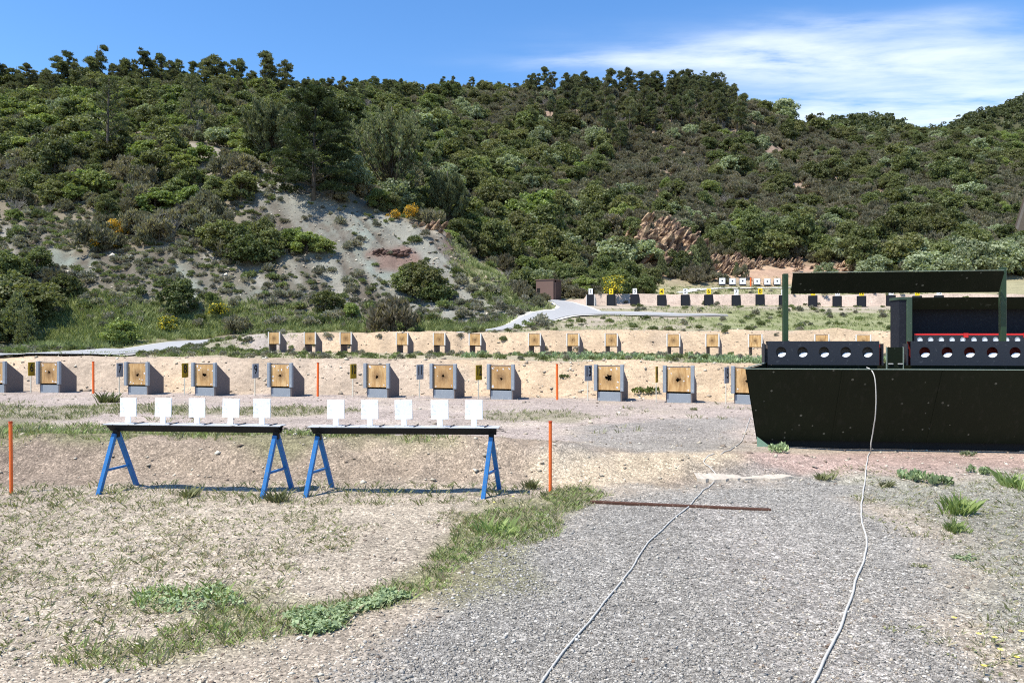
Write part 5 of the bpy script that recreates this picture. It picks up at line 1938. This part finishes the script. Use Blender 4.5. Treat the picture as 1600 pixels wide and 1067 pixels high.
def mass(kind, nm, ids, zs, r):
    """the countless rest of a kind, as one mass"""
    n = len(PROTO[kind])
    P = np.array([(plants[i][1], plants[i][2], zs[i] - 0.06) for i in ids])
    S = np.array([plants[i][3] for i in ids])
    Rz = r.uniform(0, 6.283, len(ids))
    Pick = np.array([i % n for i in ids])
    me = mass_points(nm + '_mass', P, Rz, S, None, '')
    c = me.attributes.new('pick', 'INT', 'POINT')
    c.data.foreach_set('value', Pick.astype(np.int32))
    o = link(bpy.data.objects.new(nm + '_mass', me))
    o['kind'] = 'stuff'
    tag(o, 'mass of further %s covering the slopes' % {'oak': 'dark evergreen oaks', 'bright_oak': 'bright green bushy trees', 'pale': 'silvery trees', 'heath': 'heath shrubs', 'pine': 'pines',
        'cushion': 'cushion shrubs', 'grey_cushion': 'grey cushion shrubs', 'bare': 'bare twiggy shrubs', 'conifer': 'small conifers', 'broom': 'broom shrubs', 'orange_broom': 'flowering shrubs'}[kind], LABELS[kind][1])
    ng = bpy.data.node_groups.new(nm + '_mass', 'GeometryNodeTree')
    ng.interface.new_socket('Geometry', in_out='INPUT', socket_type='NodeSocketGeometry')
    ng.interface.new_socket('Geometry', in_out='OUTPUT', socket_type='NodeSocketGeometry')
    N, L = ng.nodes.new, ng.links.new
    gi = N('NodeGroupInput'); go = N('NodeGroupOutput')
    join = N('GeometryNodeJoinGeometry')

    def named(nme, t):
        q = N('GeometryNodeInputNamedAttribute'); q.data_type = t; q.inputs['Name'].default_value = nme
        return q.outputs['Attribute']
    turn, size, pick = named('turn', 'FLOAT_VECTOR'), named('size', 'FLOAT'), named('pick', 'INT')
    for k in range(n):
        holder = next((q for q in bpy.data.objects if q.data is PROTO[kind][k][1]), None)
        if holder is None: continue
        oi = N('GeometryNodeObjectInfo'); oi.inputs['Object'].default_value = holder
        cmp_ = N('FunctionNodeCompare'); cmp_.data_type = 'INT'; cmp_.operation = 'EQUAL'
        L(pick, cmp_.inputs[2]); cmp_.inputs[3].default_value = k
        ip = N('GeometryNodeInstanceOnPoints')
        L(gi.outputs[0], ip.inputs['Points'])
        L(cmp_.outputs[0], ip.inputs['Selection'])
        L(oi.outputs['Geometry'], ip.inputs['Instance'])
        L(turn, ip.inputs['Rotation'])
        L(size, ip.inputs['Scale'])
        L(ip.outputs[0], join.inputs[0])
    L(join.outputs[0], go.inputs[0])
    md = o.modifiers.new('growth', 'NODES')
    md.node_group = ng


grow_all()


# ------------------------------------------------------------------ single large trees
def big_tree(u, v, height, width, style, label, seed, mat='pine_olive', name='pine_tree', yy=None):
    r = np.random.default_rng(seed)
    if yy is None:
        p = hit(u, v)
    else:
        p = ((u - 800) / F * yy, yy)
    z = Hs(*p)
    t = thing(name, label, 'pine', (p[0], p[1], z - 0.1))
    cl = []; quads = []
    mb = MB()
    lean = r.uniform(-.4, .4, 2)
    k = 8
    tr = [Vector((lean[0] * (i / k) ** 2, lean[1] * (i / k) ** 2, height * 0.93 * i / k)) for i in range(k + 1)]
    tr[0].z = -0.6
    mb.tube(tr, [0.018 * height * (1 - 0.85 * i / k) + 0.02 for i in range(k + 1)], 8)
    nb = {'broad': 46, 'feather': 84, 'sparse': 30}[style]
    for j in range(nb):
        f = (j + r.random()) / nb
        lo = {'broad': 0.06, 'feather': 0.05, 'sparse': 0.22}[style]
        zf = lo + ((0.95 if style != 'feather' else 0.62) - lo) * f
        a = zf * k; i0 = min(int(a), k - 1)
        s = tr[i0].lerp(tr[i0 + 1], a - i0)
        az = j * 2.4 + r.uniform(-.5, .5)
        if style == 'broad':
            ln = width * 0.5 * (1 - f) ** 0.55 * r.uniform(0.65, 1.05) + 0.5
            rise = 0.10 + 0.5 * f
        elif style == 'feather':
            ln = width * 0.5 * (1 - 0.55 * f) * r.uniform(0.35, 1.05) + 0.3
            rise = (height * r.uniform(0.80, 1.0) - height * zf) / max(ln, 0.8) * r.uniform(0.72, 1.05) * (1 - 0.25 * (ln / (width * .5)))
        else:
            ln = width * 0.5 * (1 - f) ** 0.5 * r.uniform(0.5, 1.0) + 0.4
            rise = 0.25 + 0.4 * f
        d = Vector((math.cos(az), math.sin(az), 0))
        e = s + d * ln + Vector((0, 0, ln * rise))
        m = s.lerp(e, 0.5) + (d * ln * 0.10 if style == 'feather' else Vector((0, 0, ln * 0.06)))
        rb = 0.006 * height * (1 - 0.6 * f)
        mb.tube([s, m, e], [rb, rb * 0.6, rb * 0.15], 5)
        nc = {'broad': 6, 'feather': 11, 'sparse': 3}[style]
        for q in range(nc):
            g = 0.35 + 0.65 * (q + r.random()) / nc
            c = (s.lerp(m, g * 2) if g < .5 else m.lerp(e, g * 2 - 1)) + Vector(r.normal(size=3)) * 0.10 * ln * 0.5
            if style == 'broad': cl.append((c.x, c.y, c.z + .1, *(np.array((1, 1, 0.5)) * r.uniform(.45, .85))))
            elif style == 'feather': cl.append((c.x, c.y, c.z + .1, *(np.array((0.75, 0.75, 1.0)) * r.uniform(.22, .42))))
            else: cl.append((c.x, c.y, c.z, *(np.array((1, 1, 0.7)) * r.uniform(.28, .5))))
    me = mb.mesh('trunk'); me.shade_smooth(); me.materials.append(M['bark'])
    link(bpy.data.objects.new('trunk', me), t)
    grow = {'broad': (0.9, 0.5), 'feather': (0.7, 1.1), 'sparse': (0.7, 0.6)}[style]
    q = leaf_quads(r, cl, {'broad': 52, 'feather': 48, 'sparse': 30}[style], 0.10, {'broad': 2.8, 'feather': 3.4, 'sparse': 2.8}[style], 0.9, low=-0.5, grow=grow, rag=0.6)
    link(bpy.data.objects.new('crown', np_mesh('crown', q, 4, M[mat])), t)
    return t


big_tree(490, 312, 13.0, 11.5, 'broad', 'large broad dark pine on the upper edge of the scree', 5, 'pine_dark')
big_tree(612, 318, 14.5, 13.5, 'feather', 'large feathery olive pine with upswept branches at the scree edge', 6, 'pine_olive')
big_tree(700, 362, 9.5, 6.5, 'feather', 'smaller feathery pine leaning over the scree edge, beside the larger one', 8, 'pine_olive')
big_tree(425, 258, 8.5, 7.5, 'feather', 'olive feathery pine just behind the broad dark pine', 12, 'pine_olive')
big_tree(168, 262, 12.0, 7.0, 'sparse', 'thin half-bare pine with a straight dark trunk on the scree hill', 9, 'pine')
big_tree(298, 212, 9.5, 5.5, 'sparse', 'nearly bare pine with forked limbs above the pale outcrop', 10, 'pine')
big_tree(1128, 150, 10.5, 6.5, 'sparse', 'tall open-crowned pine alone against the cloud on the ridge', 11, 'pine', yy=240.0)
big_tree(1098, 150, 10.5, 6.0, 'sparse', 'tallest ridge pine with a tufted top beside the open-crowned one', 13, 'pine', yy=240.0)


# ------------------------------------------------------------------ woods on the far hills, one mass
def far_wood():
    r = np.random.default_rng(9)
    cl = []
    for p, s in FAR_CROWNS:
        for _ in range(3):
            o = r.normal(size=3) * 0.5 * s
            k = s * r.uniform(0.45, 0.75)
            cl.append((p[0] + o[0], p[1] + o[1], p[2] + abs(o[2]) * 1.3 + 1.5, k, k, k * 0.8))
    q = leaf_quads(r, cl, 0.9, 1.0, 1.4, 0.8)
    ob = link(bpy.data.objects.new('far_wood', np_mesh('far_wood', q, 4, M['pine'])))
    tag(ob, 'dark wood covering the distant hills', 'wood', kind='stuff')


far_wood()


# ------------------------------------------------------------------ grass, weeds, stones
def blades(P, n_per, h, w, spread, lean, r, hv=0.5):
    """tufts at P (N,3): bent blades of two quads' worth of triangles"""
    N = len(P)
    h = np.broadcast_to(np.asarray(h, float), (N,))
    T = np.repeat(P, n_per, 0)
    hh = np.repeat(h, n_per) * (1 - hv + 2 * hv * r.random(N * n_per))
    a = r.uniform(0, 6.283, N * n_per)
    d = np.stack([np.cos(a), np.sin(a), np.zeros_like(a)], 1)
    base = T + d * (spread * r.random((N * n_per, 1))) * np.repeat(h, n_per)[:, None]
    ln = (lean * (0.3 + r.random(N * n_per)))[:, None] * hh[:, None]
    sd = np.stack([-d[:, 1], d[:, 0], np.zeros_like(a)], 1)
    ww = (w * hh)[:, None] * (0.6 + 0.8 * r.random((N * n_per, 1)))
    up = np.array([0, 0, 1.0])
    p0 = base - sd * ww * .5; p1 = base + sd * ww * .5
    m = base + d * ln * 0.35 + up * hh[:, None] * 0.6
    tip = base + d * ln + up * hh[:, None]
    q = np.stack([p0, p1, m + sd * ww * .45, tip], 1)      # a bent pointed blade
    return q.reshape(-1, 3)


def leaves_flat(P, n_per, s, r, rise=0.03):
    N = len(P)
    T = np.repeat(P, n_per, 0)
    a = r.uniform(0, 6.283, N * n_per)
    rr_ = r.random(N * n_per) * s * 2.2
    c = T + np.stack([np.cos(a) * rr_, np.sin(a) * rr_, rise * r.random(N * n_per)], 1)
    nr = unit(np.array([0, 0, 1.0]) + 0.6 * r.normal(size=(N * n_per, 3)))
    t = unit(np.cross(nr, r.normal(size=(N * n_per, 3)))); b = np.cross(nr, t)
    k = s * (0.5 + r.random((N * n_per, 1)))
    return np.stack([c - t * k * .6, c + b * k * .5, c + t * k * .6, c - b * k * .5], 1).reshape(-1, 3)


def spots_in(P_, n, r, rough=0.25, seed=3):
    lo, hi = P_.min(0), P_.max(0)
    x = r.uniform(lo[0] - .3, hi[0] + .3, n * 4); y = r.uniform(lo[1] - .3, hi[1] + .3, n * 4)
    d = poly_dist(x, y, P_) + rough * 2 * fbm(x, y, 0.9, 3, seed)
    k = np.nonzero(d < 0)[0][:n]
    return x[k], y[k]


def on_ground(x, y, dz=-0.004):
    return np.stack([x, y, H(x, y) + dz], 1)


def ground_cover():
    r = np.random.default_rng(31)

    def emit(name, q, mat, label, cat, k=4):
        o = link(bpy.data.objects.new(name, np_mesh(name, q, k, M[mat])))
        tag(o, label, cat, kind='stuff')
    green, dry, clov, fresh = [], [], [], []
    # grass along the gravel lane
    x, y = spots_in(STRIP, 1900, r); fresh.append(blades(on_ground(x, y), 7, r.uniform(.012, .042, len(x)), 0.11, 0.9, 0.9, r))
    x, y = spots_in(STRIP, 1500, r); green.append(blades(on_ground(x, y), 7, r.uniform(.015, .048, len(x)), 0.10, 0.8, 0.8, r))
    x, y = spots_in(STRIP, 700, r); dry.append(blades(on_ground(x, y), 6, r.uniform(.015, .05, len(x)), 0.07, 0.8, 0.9, r))
    x, y = spots_in(CLOVER, 1700, r, 0.4); clov.append(leaves_flat(on_ground(x, y, .004), 12, 0.021, r, 0.032))
    x, y = spots_in(CLOVER2, 110, r, 0.2); clov.append(leaves_flat(on_ground(x, y, .004), 9, 0.018, r, 0.03))
    x, y = spots_in(CLOVER2, 50, r, 0.2); fresh.append(blades(on_ground(x, y), 7, r.uniform(.03, .07, len(x)), 0.10, 0.8, 0.8, r))
    # sparse weeds over the dry foreground
    for P_, n, mh in ((NEAR_L, 4600, 0.022), (WEEDS_R, 4200, 0.021)):
        x, y = spots_in(P_, n * 2, r, 0.5)
        k = (0.55 * fbm(x, y, 0.7, 4, 301) + 0.4 * fbm(x, y, 4.0, 3, 305) + 0.5 * r.normal(size=x.size) > 0.35)
        x, y = x[k][:n], y[k][:n]
        h = np.clip(r.normal(mh, 0.010, len(x)), .008, .06)
        c = r.random(len(x)) < 0.55
        green.append(blades(on_ground(x[c], y[c]), 6, h[c], 0.12, 1.0, 1.2, r)); dry.append(blades(on_ground(x[~c], y[~c]), 5, h[~c], 0.09, 1.0, 1.3, r))
        x, y = spots_in(P_, n // 6, r, 0.5)
        green.append(leaves_flat(on_ground(x, y, .003), 5, 0.014, r, 0.010))
    # dip at the trestle feet and behind the mound
    x = r.uniform(-8, 0.8, 900); y = r.uniform(7.2, 8.25, 900)
    green.append(blades(on_ground(x, y), 6, r.uniform(.02, .06, 900), 0.10, 1.0, 1.0, r))
    for P_, n, h0, h1 in ((GRASS_BACK, 1300, .03, .09), (GRASS_MID, 800, .03, .09), (GRASS_MID2, 160, .02, .07)):
        x, y = spots_in(P_, n, r, 0.35)
        green.append(blades(on_ground(x, y), 8, r.uniform(h0, h1, len(x)), 0.10, 1.2, 0.8, r))
    # strewn tufts on the levelled ground
    x = r.uniform(-16, 6, 1500); y = r.uniform(10.5, 19.5, 1500)
    k = fbm(x, y, 2.2, 3, 311) > 0.30
    green.append(blades(on_ground(x[k], y[k]), 6, r.uniform(.03, .09, int(k.sum())), 0.11, 1.2, 1.0, r))
    emit('grass', np.concatenate(green), 'weed', 'sparse green grass and weeds growing through the gravel', 'grass')
    x, y = spots_in(GRASS_BACK, 700, r, 0.35); fresh.append(blades(on_ground(x, y), 8, r.uniform(.03, .08, len(x)), 0.10, 1.2, 0.8, r))
    emit('fresh_grass', np.concatenate(fresh), 'fresh', 'fresh green grass along the edge of the gravel lane', 'grass')
    emit('dry_grass', np.concatenate(dry), 'dry', 'dry straw-coloured grass among the gravel', 'grass')
    emit('clover', np.concatenate(clov), 'clover', 'patches of low grey-green clover beside the gravel lane', 'clover')
    # terraces, far plain and hill foot
    tall = []
    x = r.uniform(-34, 26, 3600); y = r.uniform(24, 37.0, 3600)
    k = (y > row1_y(x) + 3.7) & (fbm(x, y, 3.0, 3, 321) > 0.0)
    tall.append(blades(on_ground(x[k], y[k]), 9, r.uniform(.04, .14, int(k.sum())), 0.12, 1.2, 0.8, r))
    x = r.uniform(-3, 48, 4500); y = r.uniform(46, 70, 4500)
    k = (fbm(x, y * 2.2, 5.0, 4, 131) > -0.15) & (road_dist(x, y) > 0.5)
    tall.append(blades(on_ground(x[k], y[k]), 9, r.uniform(.05, .18, int(k.sum())), 0.14, 1.4, 0.7, r))
    x = r.uniform(2, 50, 2500); y = r.uniform(75.5, 104, 2500)
    tall.append(blades(on_ground(x, y), 9, r.uniform(.06, .2, len(x)), 0.16, 1.2, 0.6, r))
    for P_, n, h0, h1 in ((HILLFOOT, 6500, .12, .42), (SLOPE_GRASS, 1700, .15, .4)):
        x, y = spots_in(P_, n, r, 1.2, 25)
        k = road_dist(x, y) > 0.4
        x, y = x[k], y[k]
        tall.append(blades(on_ground(x, y), 12, r.uniform(h0, h1, len(x)), 0.07, 0.9, 0.5, r))
    x = r.uniform(-44, -13, 3000); y = r.uniform(26, 52, 3000)
    k = (road_dist(x, y) > np.where(y < 47, 1.6, 0.6)) & (y > row1_y(x) + 4)
    tall.append(blades(on_ground(x[k], y[k]), 10, r.uniform(.05, .2, int(k.sum())), 0.10, 1.0, 0.6, r))
    emit('long_grass', np.concatenate(tall), 'grass', 'long yellow-green grass along the road and terraces', 'grass')
    # bushy weeds on the terrace in front of the open stands
    wd = []
    x = r.uniform(-2, 15, 640); y = r.uniform(23.0, 37, 640)
    k = (y > row1_y(x) + 3.6) & (fbm(x, y, 2.5, 3, 331) > 0.0)
    P = on_ground(x[k], y[k])
    cl = [(p[0], p[1], p[2] + .05, r.uniform(.1, .3), r.uniform(.1, .3), r.uniform(.05, .17)) for p in P]
    wd.append(leaf_quads(r, cl, 130, 0.07, 1.8, 0.9, grow=(0.6, 0.8), rag=0.6))
    emit('weeds', np.concatenate(wd), 'clover', 'leafy weeds spilling over the terrace edge', 'weeds')


ground_cover()


def pebble_mat():
    t = NT('gravel_stones')
    g = t.n('NewGeometry')
    c = t.ramp(g.outputs['Random Per Island'], [(0.0, (0.165, 0.150, 0.130)), (0.4, (0.265, 0.245, 0.213)), (0.75, (0.345, 0.320, 0.278)), (0.93, (0.43, 0.40, 0.345)), (1.0, (0.58, 0.545, 0.48))])
    return t.done(t.principled(c, 0.85, 0.2))


def chip_mat():
    t = NT('earth_stones')
    g = t.n('NewGeometry')
    c = t.ramp(g.outputs['Random Per Island'], [(0.0, (0.17, 0.125, 0.095)), (0.4, (0.34, 0.285, 0.215)), (0.75, (0.48, 0.42, 0.32)), (1.0, (0.66, 0.60, 0.48))])
    return t.done(t.principled(c, 0.9, 0.15))


M['pebble'] = pebble_mat(); M['chip'] = chip_mat()
_oct = np.array([(1, 0, 0), (0, 1, 0), (-1, 0, 0), (0, -1, 0), (0, 0, 1), (0, 0, -0.6)], float)
_octf = np.array([(0, 1, 4), (1, 2, 4), (2, 3, 4), (3, 0, 4), (1, 0, 5), (2, 1, 5), (3, 2, 5), (0, 3, 5)])


def stones(name, x, y, s, r, mat, label):
    n = len(x)
    V = _oct[None] * (s[:, None, None] * np.stack([0.7 + .7 * r.random(n), 0.6 + .6 * r.random(n), 0.35 + .4 * r.random(n)], 1)[:, None, :])
    V = V + r.normal(size=V.shape) * s[:, None, None] * 0.18
    a = r.uniform(0, 6.283, n); ca, sa = np.cos(a)[:, None], np.sin(a)[:, None]
    X = V[..., 0] * ca - V[..., 1] * sa; Yv = V[..., 0] * sa + V[..., 1] * ca
    V = np.stack([X + x[:, None], Yv + y[:, None], V[..., 2] + (H(x, y) + s * 0.12)[:, None]], 2)
    Fc = (_octf[None] + 6 * np.arange(n)[:, None, None]).reshape(-1, 3)
    o = link(bpy.data.objects.new(name, idx_mesh(name, V.reshape(-1, 3), Fc, M[mat])))
    tag(o, label, 'gravel', kind='stuff')


def gravel():
    r = np.random.default_rng(41)
    n = 170000
    y = 2.9 * (9.4 / 2.9) ** r.random(n)
    x = r.uniform(-0.72, 0.72, n) * y
    m = pmask(x, y, PATH, 0.40, 0.34, 0.9, 15)
    wr = pmask(x, y, WEEDS_R, 0.5, 0.4, 1.2, 13)
    worn = np.exp(-((x - 1.25 - 0.1 * y) / 0.5) ** 2) * (0.6 + 0.5 * fbm(x, y, 0.9, 3, 351))
    k = r.random(n) < np.maximum(m * (0.95 - 0.6 * np.clip(worn, 0, 1)), wr * 0.45)
    xs, ys_ = x[k], y[k]
    s = np.clip(r.lognormal(math.log(0.0058), 0.42, len(xs)), 0.0026, 0.022)
    stones('gravel', xs, ys_, s, r, 'pebble', 'grey crushed gravel covering the lane')
    k = ~k & (r.random(n) < 0.26) & (y < 8.25)
    xs, ys_ = x[k], y[k]
    s = np.clip(r.lognormal(math.log(0.0058), 0.45, len(xs)), 0.003, 0.024)
    stones('earth_gravel', xs, ys_, s, r, 'chip', 'pale stone chips scattered over the dry earth')
    # bigger lumps on the mound, the banks and the levelled ground
    n = 5200
    x = r.uniform(-17, 9, n); y = 8.2 + 15.5 * r.random(n) ** 1.2
    s = np.clip(r.lognormal(math.log(0.016), 0.5, n), 0.006, 0.07)
    stones('stones', x, y, s, r, 'chip', 'stones strewn over the mound and levelled earth')
    n = 2600
    x = r.uniform(-26, 22, n); y = np.where(r.random(n) < 0.5, row1_y(x) + r.uniform(0.8, 3.6, n), row2_y(x) + r.uniform(0.8, 4.2, n))
    s = np.clip(r.lognormal(math.log(0.035), 0.45, n), 0.012, 0.12)
    stones('bank_stones', x, y, s, r, 'chip', 'clods and stones on the sandy banks')
    # verge stones beside the road, scree blocks
    n = 7000
    x = r.uniform(-40, 6, n); y = r.uniform(54, 90, n)
    k = bare_ground(x, y) > 0.5
    s = np.clip(r.lognormal(math.log(0.07), 0.55, n), 0.03, 0.45)
    stones('scree_stones', x[k], y[k], s[k], r, 'chip', 'loose blocks lying on the scree')


gravel()


# ------------------------------------------------------------------ weeds one can pick out
def weed_plant(u, v, size, label, mat='weed', seed=0, kind='tuft', group='separate weeds'):
    r = np.random.default_rng(seed + 900)
    p = hit(u, v)
    O = np.zeros((1, 3))
    if kind == 'tuft':
        q = blades(np.repeat(O, 16, 0) + r.normal(size=(16, 3)) * [size * .5, size * .4, 0], 11, size * r.uniform(.35, 1.0, 16), 0.10, 0.6, 0.8, r)
    elif kind == 'leafy':
        cl = [(r.normal() * size * .6, r.normal() * size * .4, size * .35, size * .35, size * .35, size * .35) for _ in range(8)]
        q = leaf_quads(r, cl, 60 / (size * size) * 0.25, size * 0.22, 1.7, 0.8, grow=(0.6, 0.6), rag=0.6)
    else:
        q = leaves_flat(np.repeat(O, 12, 0) + r.normal(size=(12, 3)) * [size * .5, size * .4, 0], 12, size * 0.22, r, size * .3)
        q[:, 2] = np.maximum(q[:, 2], 0.0)
    o = link(bpy.data.objects.new('weed_plant', np_mesh('weed_plant', q, 4, M[mat])))
    o.location = (p[0], p[1], Hs(*p) - 0.005)
    return tag(o, label, 'weed', group)


WEEDS = [(168, 628, 0.26, 'dark upright shrubby plant on the levelled earth before box 7', 'oak', 'tuft'),
         (785, 834, 0.13, 'green grass tuft at the edge of the gravel lane below the orange post', 'fresh', 'tuft'),
         (830, 762, 0.09, 'small green weed between trestle foot and orange post', 'weed', 'tuft'),
         (292, 776, 0.10, 'small green weed in front of the darker trestle shadow', 'weed', 'tuft'),
         (432, 782, 0.10, 'small green weed between the two trestles', 'weed', 'tuft'),
         (1432, 752, 0.17, 'leafy green weed on the red earth in front of the trap', 'clover', 'leafy'),
         (1462, 756, 0.13, 'low green weed beside the leafy one before the trap', 'clover', 'leafy'),
         (1498, 800, 0.15, 'tall bright green weed in the gravel before the trap', 'fresh', 'tuft'),
         (1492, 830, 0.10, 'bright green tuft just below the tall weed', 'fresh', 'tuft'),
         (1585, 760, 0.16, 'spreading green weed on the gravel past the tall bright weed', 'fresh', 'tuft'),
         (1500, 872, 0.09, 'flat green weed on the open gravel', 'clover', 'flat'),
         (1440, 885, 0.06, 'tiny dark green weed on the open gravel', 'weed', 'flat'),
         (1216, 706, 0.16, 'green weed growing at the foot plate of the trap', 'clover', 'leafy'),
         (1290, 748, 0.08, 'dark tuft beside the concrete edging', 'weed', 'tuft'),
         (1512, 712, 0.09, 'small pale plant under the front of the trap', 'pale', 'leafy'),
         (1385, 760, 0.07, 'dark green tuft next to the hanging rope', 'weed', 'tuft'),
         (1530, 740, 0.12, 'green clump on the red earth past the leafy weeds', 'clover', 'leafy'),
         (1085, 640, 0.07, 'small weed on the pink earth before box 14', 'weed', 'tuft'),
         (1010, 615, 0.26, 'bushy green plant between boxes 13 and 14', 'oak_light', 'leafy'),
         (90, 612, 0.22, 'bushy green plant at the foot of sign 6', 'oak_light', 'leafy'),
         (882, 590, 0.14, 'small green plant on the bank behind the slim orange post', 'oak', 'leafy'),
         (720, 612, 0.14, 'small plant on the bank between boxes 11 and 12', 'weed', 'leafy')]
for i, (u, v, sz, lab, mt, kd) in enumerate(WEEDS):
    weed_plant(u, v, sz, lab, mt, i, kd)


def flower(u, v, seed):
    r = np.random.default_rng(seed)
    p = hit(u, v)
    t = thing('yellow_flower', 'tiny yellow flower in the weeds on the gravel margin', 'flower', (p[0], p[1], Hs(*p)), r.uniform(0, 6), 'yellow flowers on the gravel margin')
    MB().tube([(0, 0, -0.01), (0.003, 0, 0.05)], 0.0015, 5).build('stem', M['weed'], t)
    mb = MB()
    for k in range(7):
        a = 2 * math.pi * k / 7
        d = Vector((math.cos(a), math.sin(a), 0)); s = Vector((-d.y, d.x, 0))
        c = Vector((0.003, 0, 0.05))
        mb.add([c, c + d * .009 + s * .005 + Vector((0, 0, .002)), c + d * .016 + Vector((0, 0, .004)), c + d * .009 - s * .005 + Vector((0, 0, .002))], [(0, 1, 2, 3)])
    mb.build('petal', M['flower'], t)


for i, (u, v) in enumerate(((1530, 1004), (1590, 1042), (1538, 1056), (1563, 1030), (1490, 978), (1595, 1000), (1555, 1010), (802, 783), (772, 792))):
    flower(u, v, i)


# ------------------------------------------------------------------ rocks of the cliff and the outcrops
def rock_mat():
    t = NT('reddish_rock')
    g = t.n('NewGeometry'); P = g.outputs['Position']
    nz = t.noise(0.95, 5, 0.7, P); n2 = t.noise(4.0, 4, 0.7, P)
    c = t.ramp(nz.outputs['Fac'], [(0.38, (0.060, 0.042, 0.036)), (0.46, (0.18, 0.118, 0.084)), (0.53, (0.36, 0.245, 0.155)), (0.64, (0.56, 0.40, 0.25))])
    c = t.mix(1.0, c, t.ramp(n2.outputs['Fac'], [(0.3, 0.6), (0.7, 1.25)]), 'MULTIPLY')
    return t.done(t.principled(c, 0.9, 0.1, normal=t.bump(n2.outputs['Fac'], 0.7, 0.15)))


M['rock'] = rock_mat()
M['maroon'] = surface_mat('maroon_rock', (0.085, 0.05, 0.042), (0.17, 0.105, 0.085), 2.0)


def rock_pile(name, spots, label, seed, tilt=(0.5, 0.35), mat='rock'):
    """angular blocks leaning with the strata, grown together into one outcrop"""
    r = np.random.default_rng(seed)
    mb = MB()
    for (u, v, s) in spots:
        p = hit(u, v)
        z = Hs(*p)
        for _ in range(3):
            n = 5
            sx, sy, sz = s * r.uniform(.30, .60), s * r.uniform(.12, .28), s * r.uniform(.6, 1.4)
            o = Vector((p[0] + r.normal() * s * .5, p[1] + r.normal() * s * .4, z + r.uniform(-.3, .35) * s))
            M3 = Matrix.Rotation(0.9 + r.normal() * .35, 3, 'Z') @ Matrix.Rotation(r.uniform(-.2, .2), 3, 'X')
            lean = Matrix.Rotation(tilt[0] + r.normal() * .12, 3, 'Y') @ Matrix.Rotation(tilt[1] + r.normal() * .12, 3, 'X')
            vs = []
            for zz in (-0.6, 0.25, 0.75, 1.0):
                k = {-0.6: 1.05, 0.25: 1.0, 0.75: 0.9, 1.0: 0.55}[zz]
                for i in range(n):
                    a = 2 * math.pi * i / n + r.normal() * .12
                    q = Vector((math.cos(a) * sx * k * r.uniform(.75, 1.15), math.sin(a) * sy * k * r.uniform(.75, 1.15), (zz + r.normal() * .06) * sz))
                    vs.append(o + lean @ (M3 @ q))
            fs = []
            for l in range(3):
                for i in range(n):
                    j = (i + 1) % n
                    fs.append((l * n + i, l * n + j, (l + 1) * n + j, (l + 1) * n + i))
            fs.append(tuple(3 * n + i for i in range(n)))
            mb.add(vs, fs)
    o = mb.build(name, M[mat])
    return tag(o, label, 'rock')


def patch(u0, u1, v0, v1, n, s0, s1, seed, slope=0.0):
    r = np.random.default_rng(seed)
    out = []
    for _ in range(n):
        f = r.random()
        out.append((u0 + (u1 - u0) * f, v0 + (v1 - v0) * r.random() + slope * f, r.uniform(s0, s1)))
    return out


rock_pile('rock_outcrop', patch(994, 1042, 362, 410, 60, 1.2, 2.6, 1) + patch(1035, 1082, 376, 420, 46, 1.0, 2.2, 2), 'jagged reddish cliff with dark clefts above the far white targets', 4)
rock_pile('rock_outcrop', patch(1098, 1150, 404, 430, 44, 0.5, 1.3, 3), 'heap of pale orange boulders at the foot of the cliff', 5)
rock_pile('rock_outcrop', patch(1150, 1245, 406, 420, 40, 0.3, 0.8, 6) + patch(1240, 1330, 414, 424, 16, 0.3, 0.6, 16), 'low band of broken orange rocks behind the far white targets', 7)['kind'] = 'stuff'
rock_pile('rock_outcrop', patch(655, 702, 335, 352, 16, 0.35, 0.8, 8, 22), 'line of pale broken rocks on the shoulder of the scree', 9)
rock_pile('rock_outcrop', patch(578, 640, 392, 400, 30, 0.25, 0.5, 10), 'dark maroon rock ledge in the middle of the scree', 11, (1.15, 0.3), 'maroon')
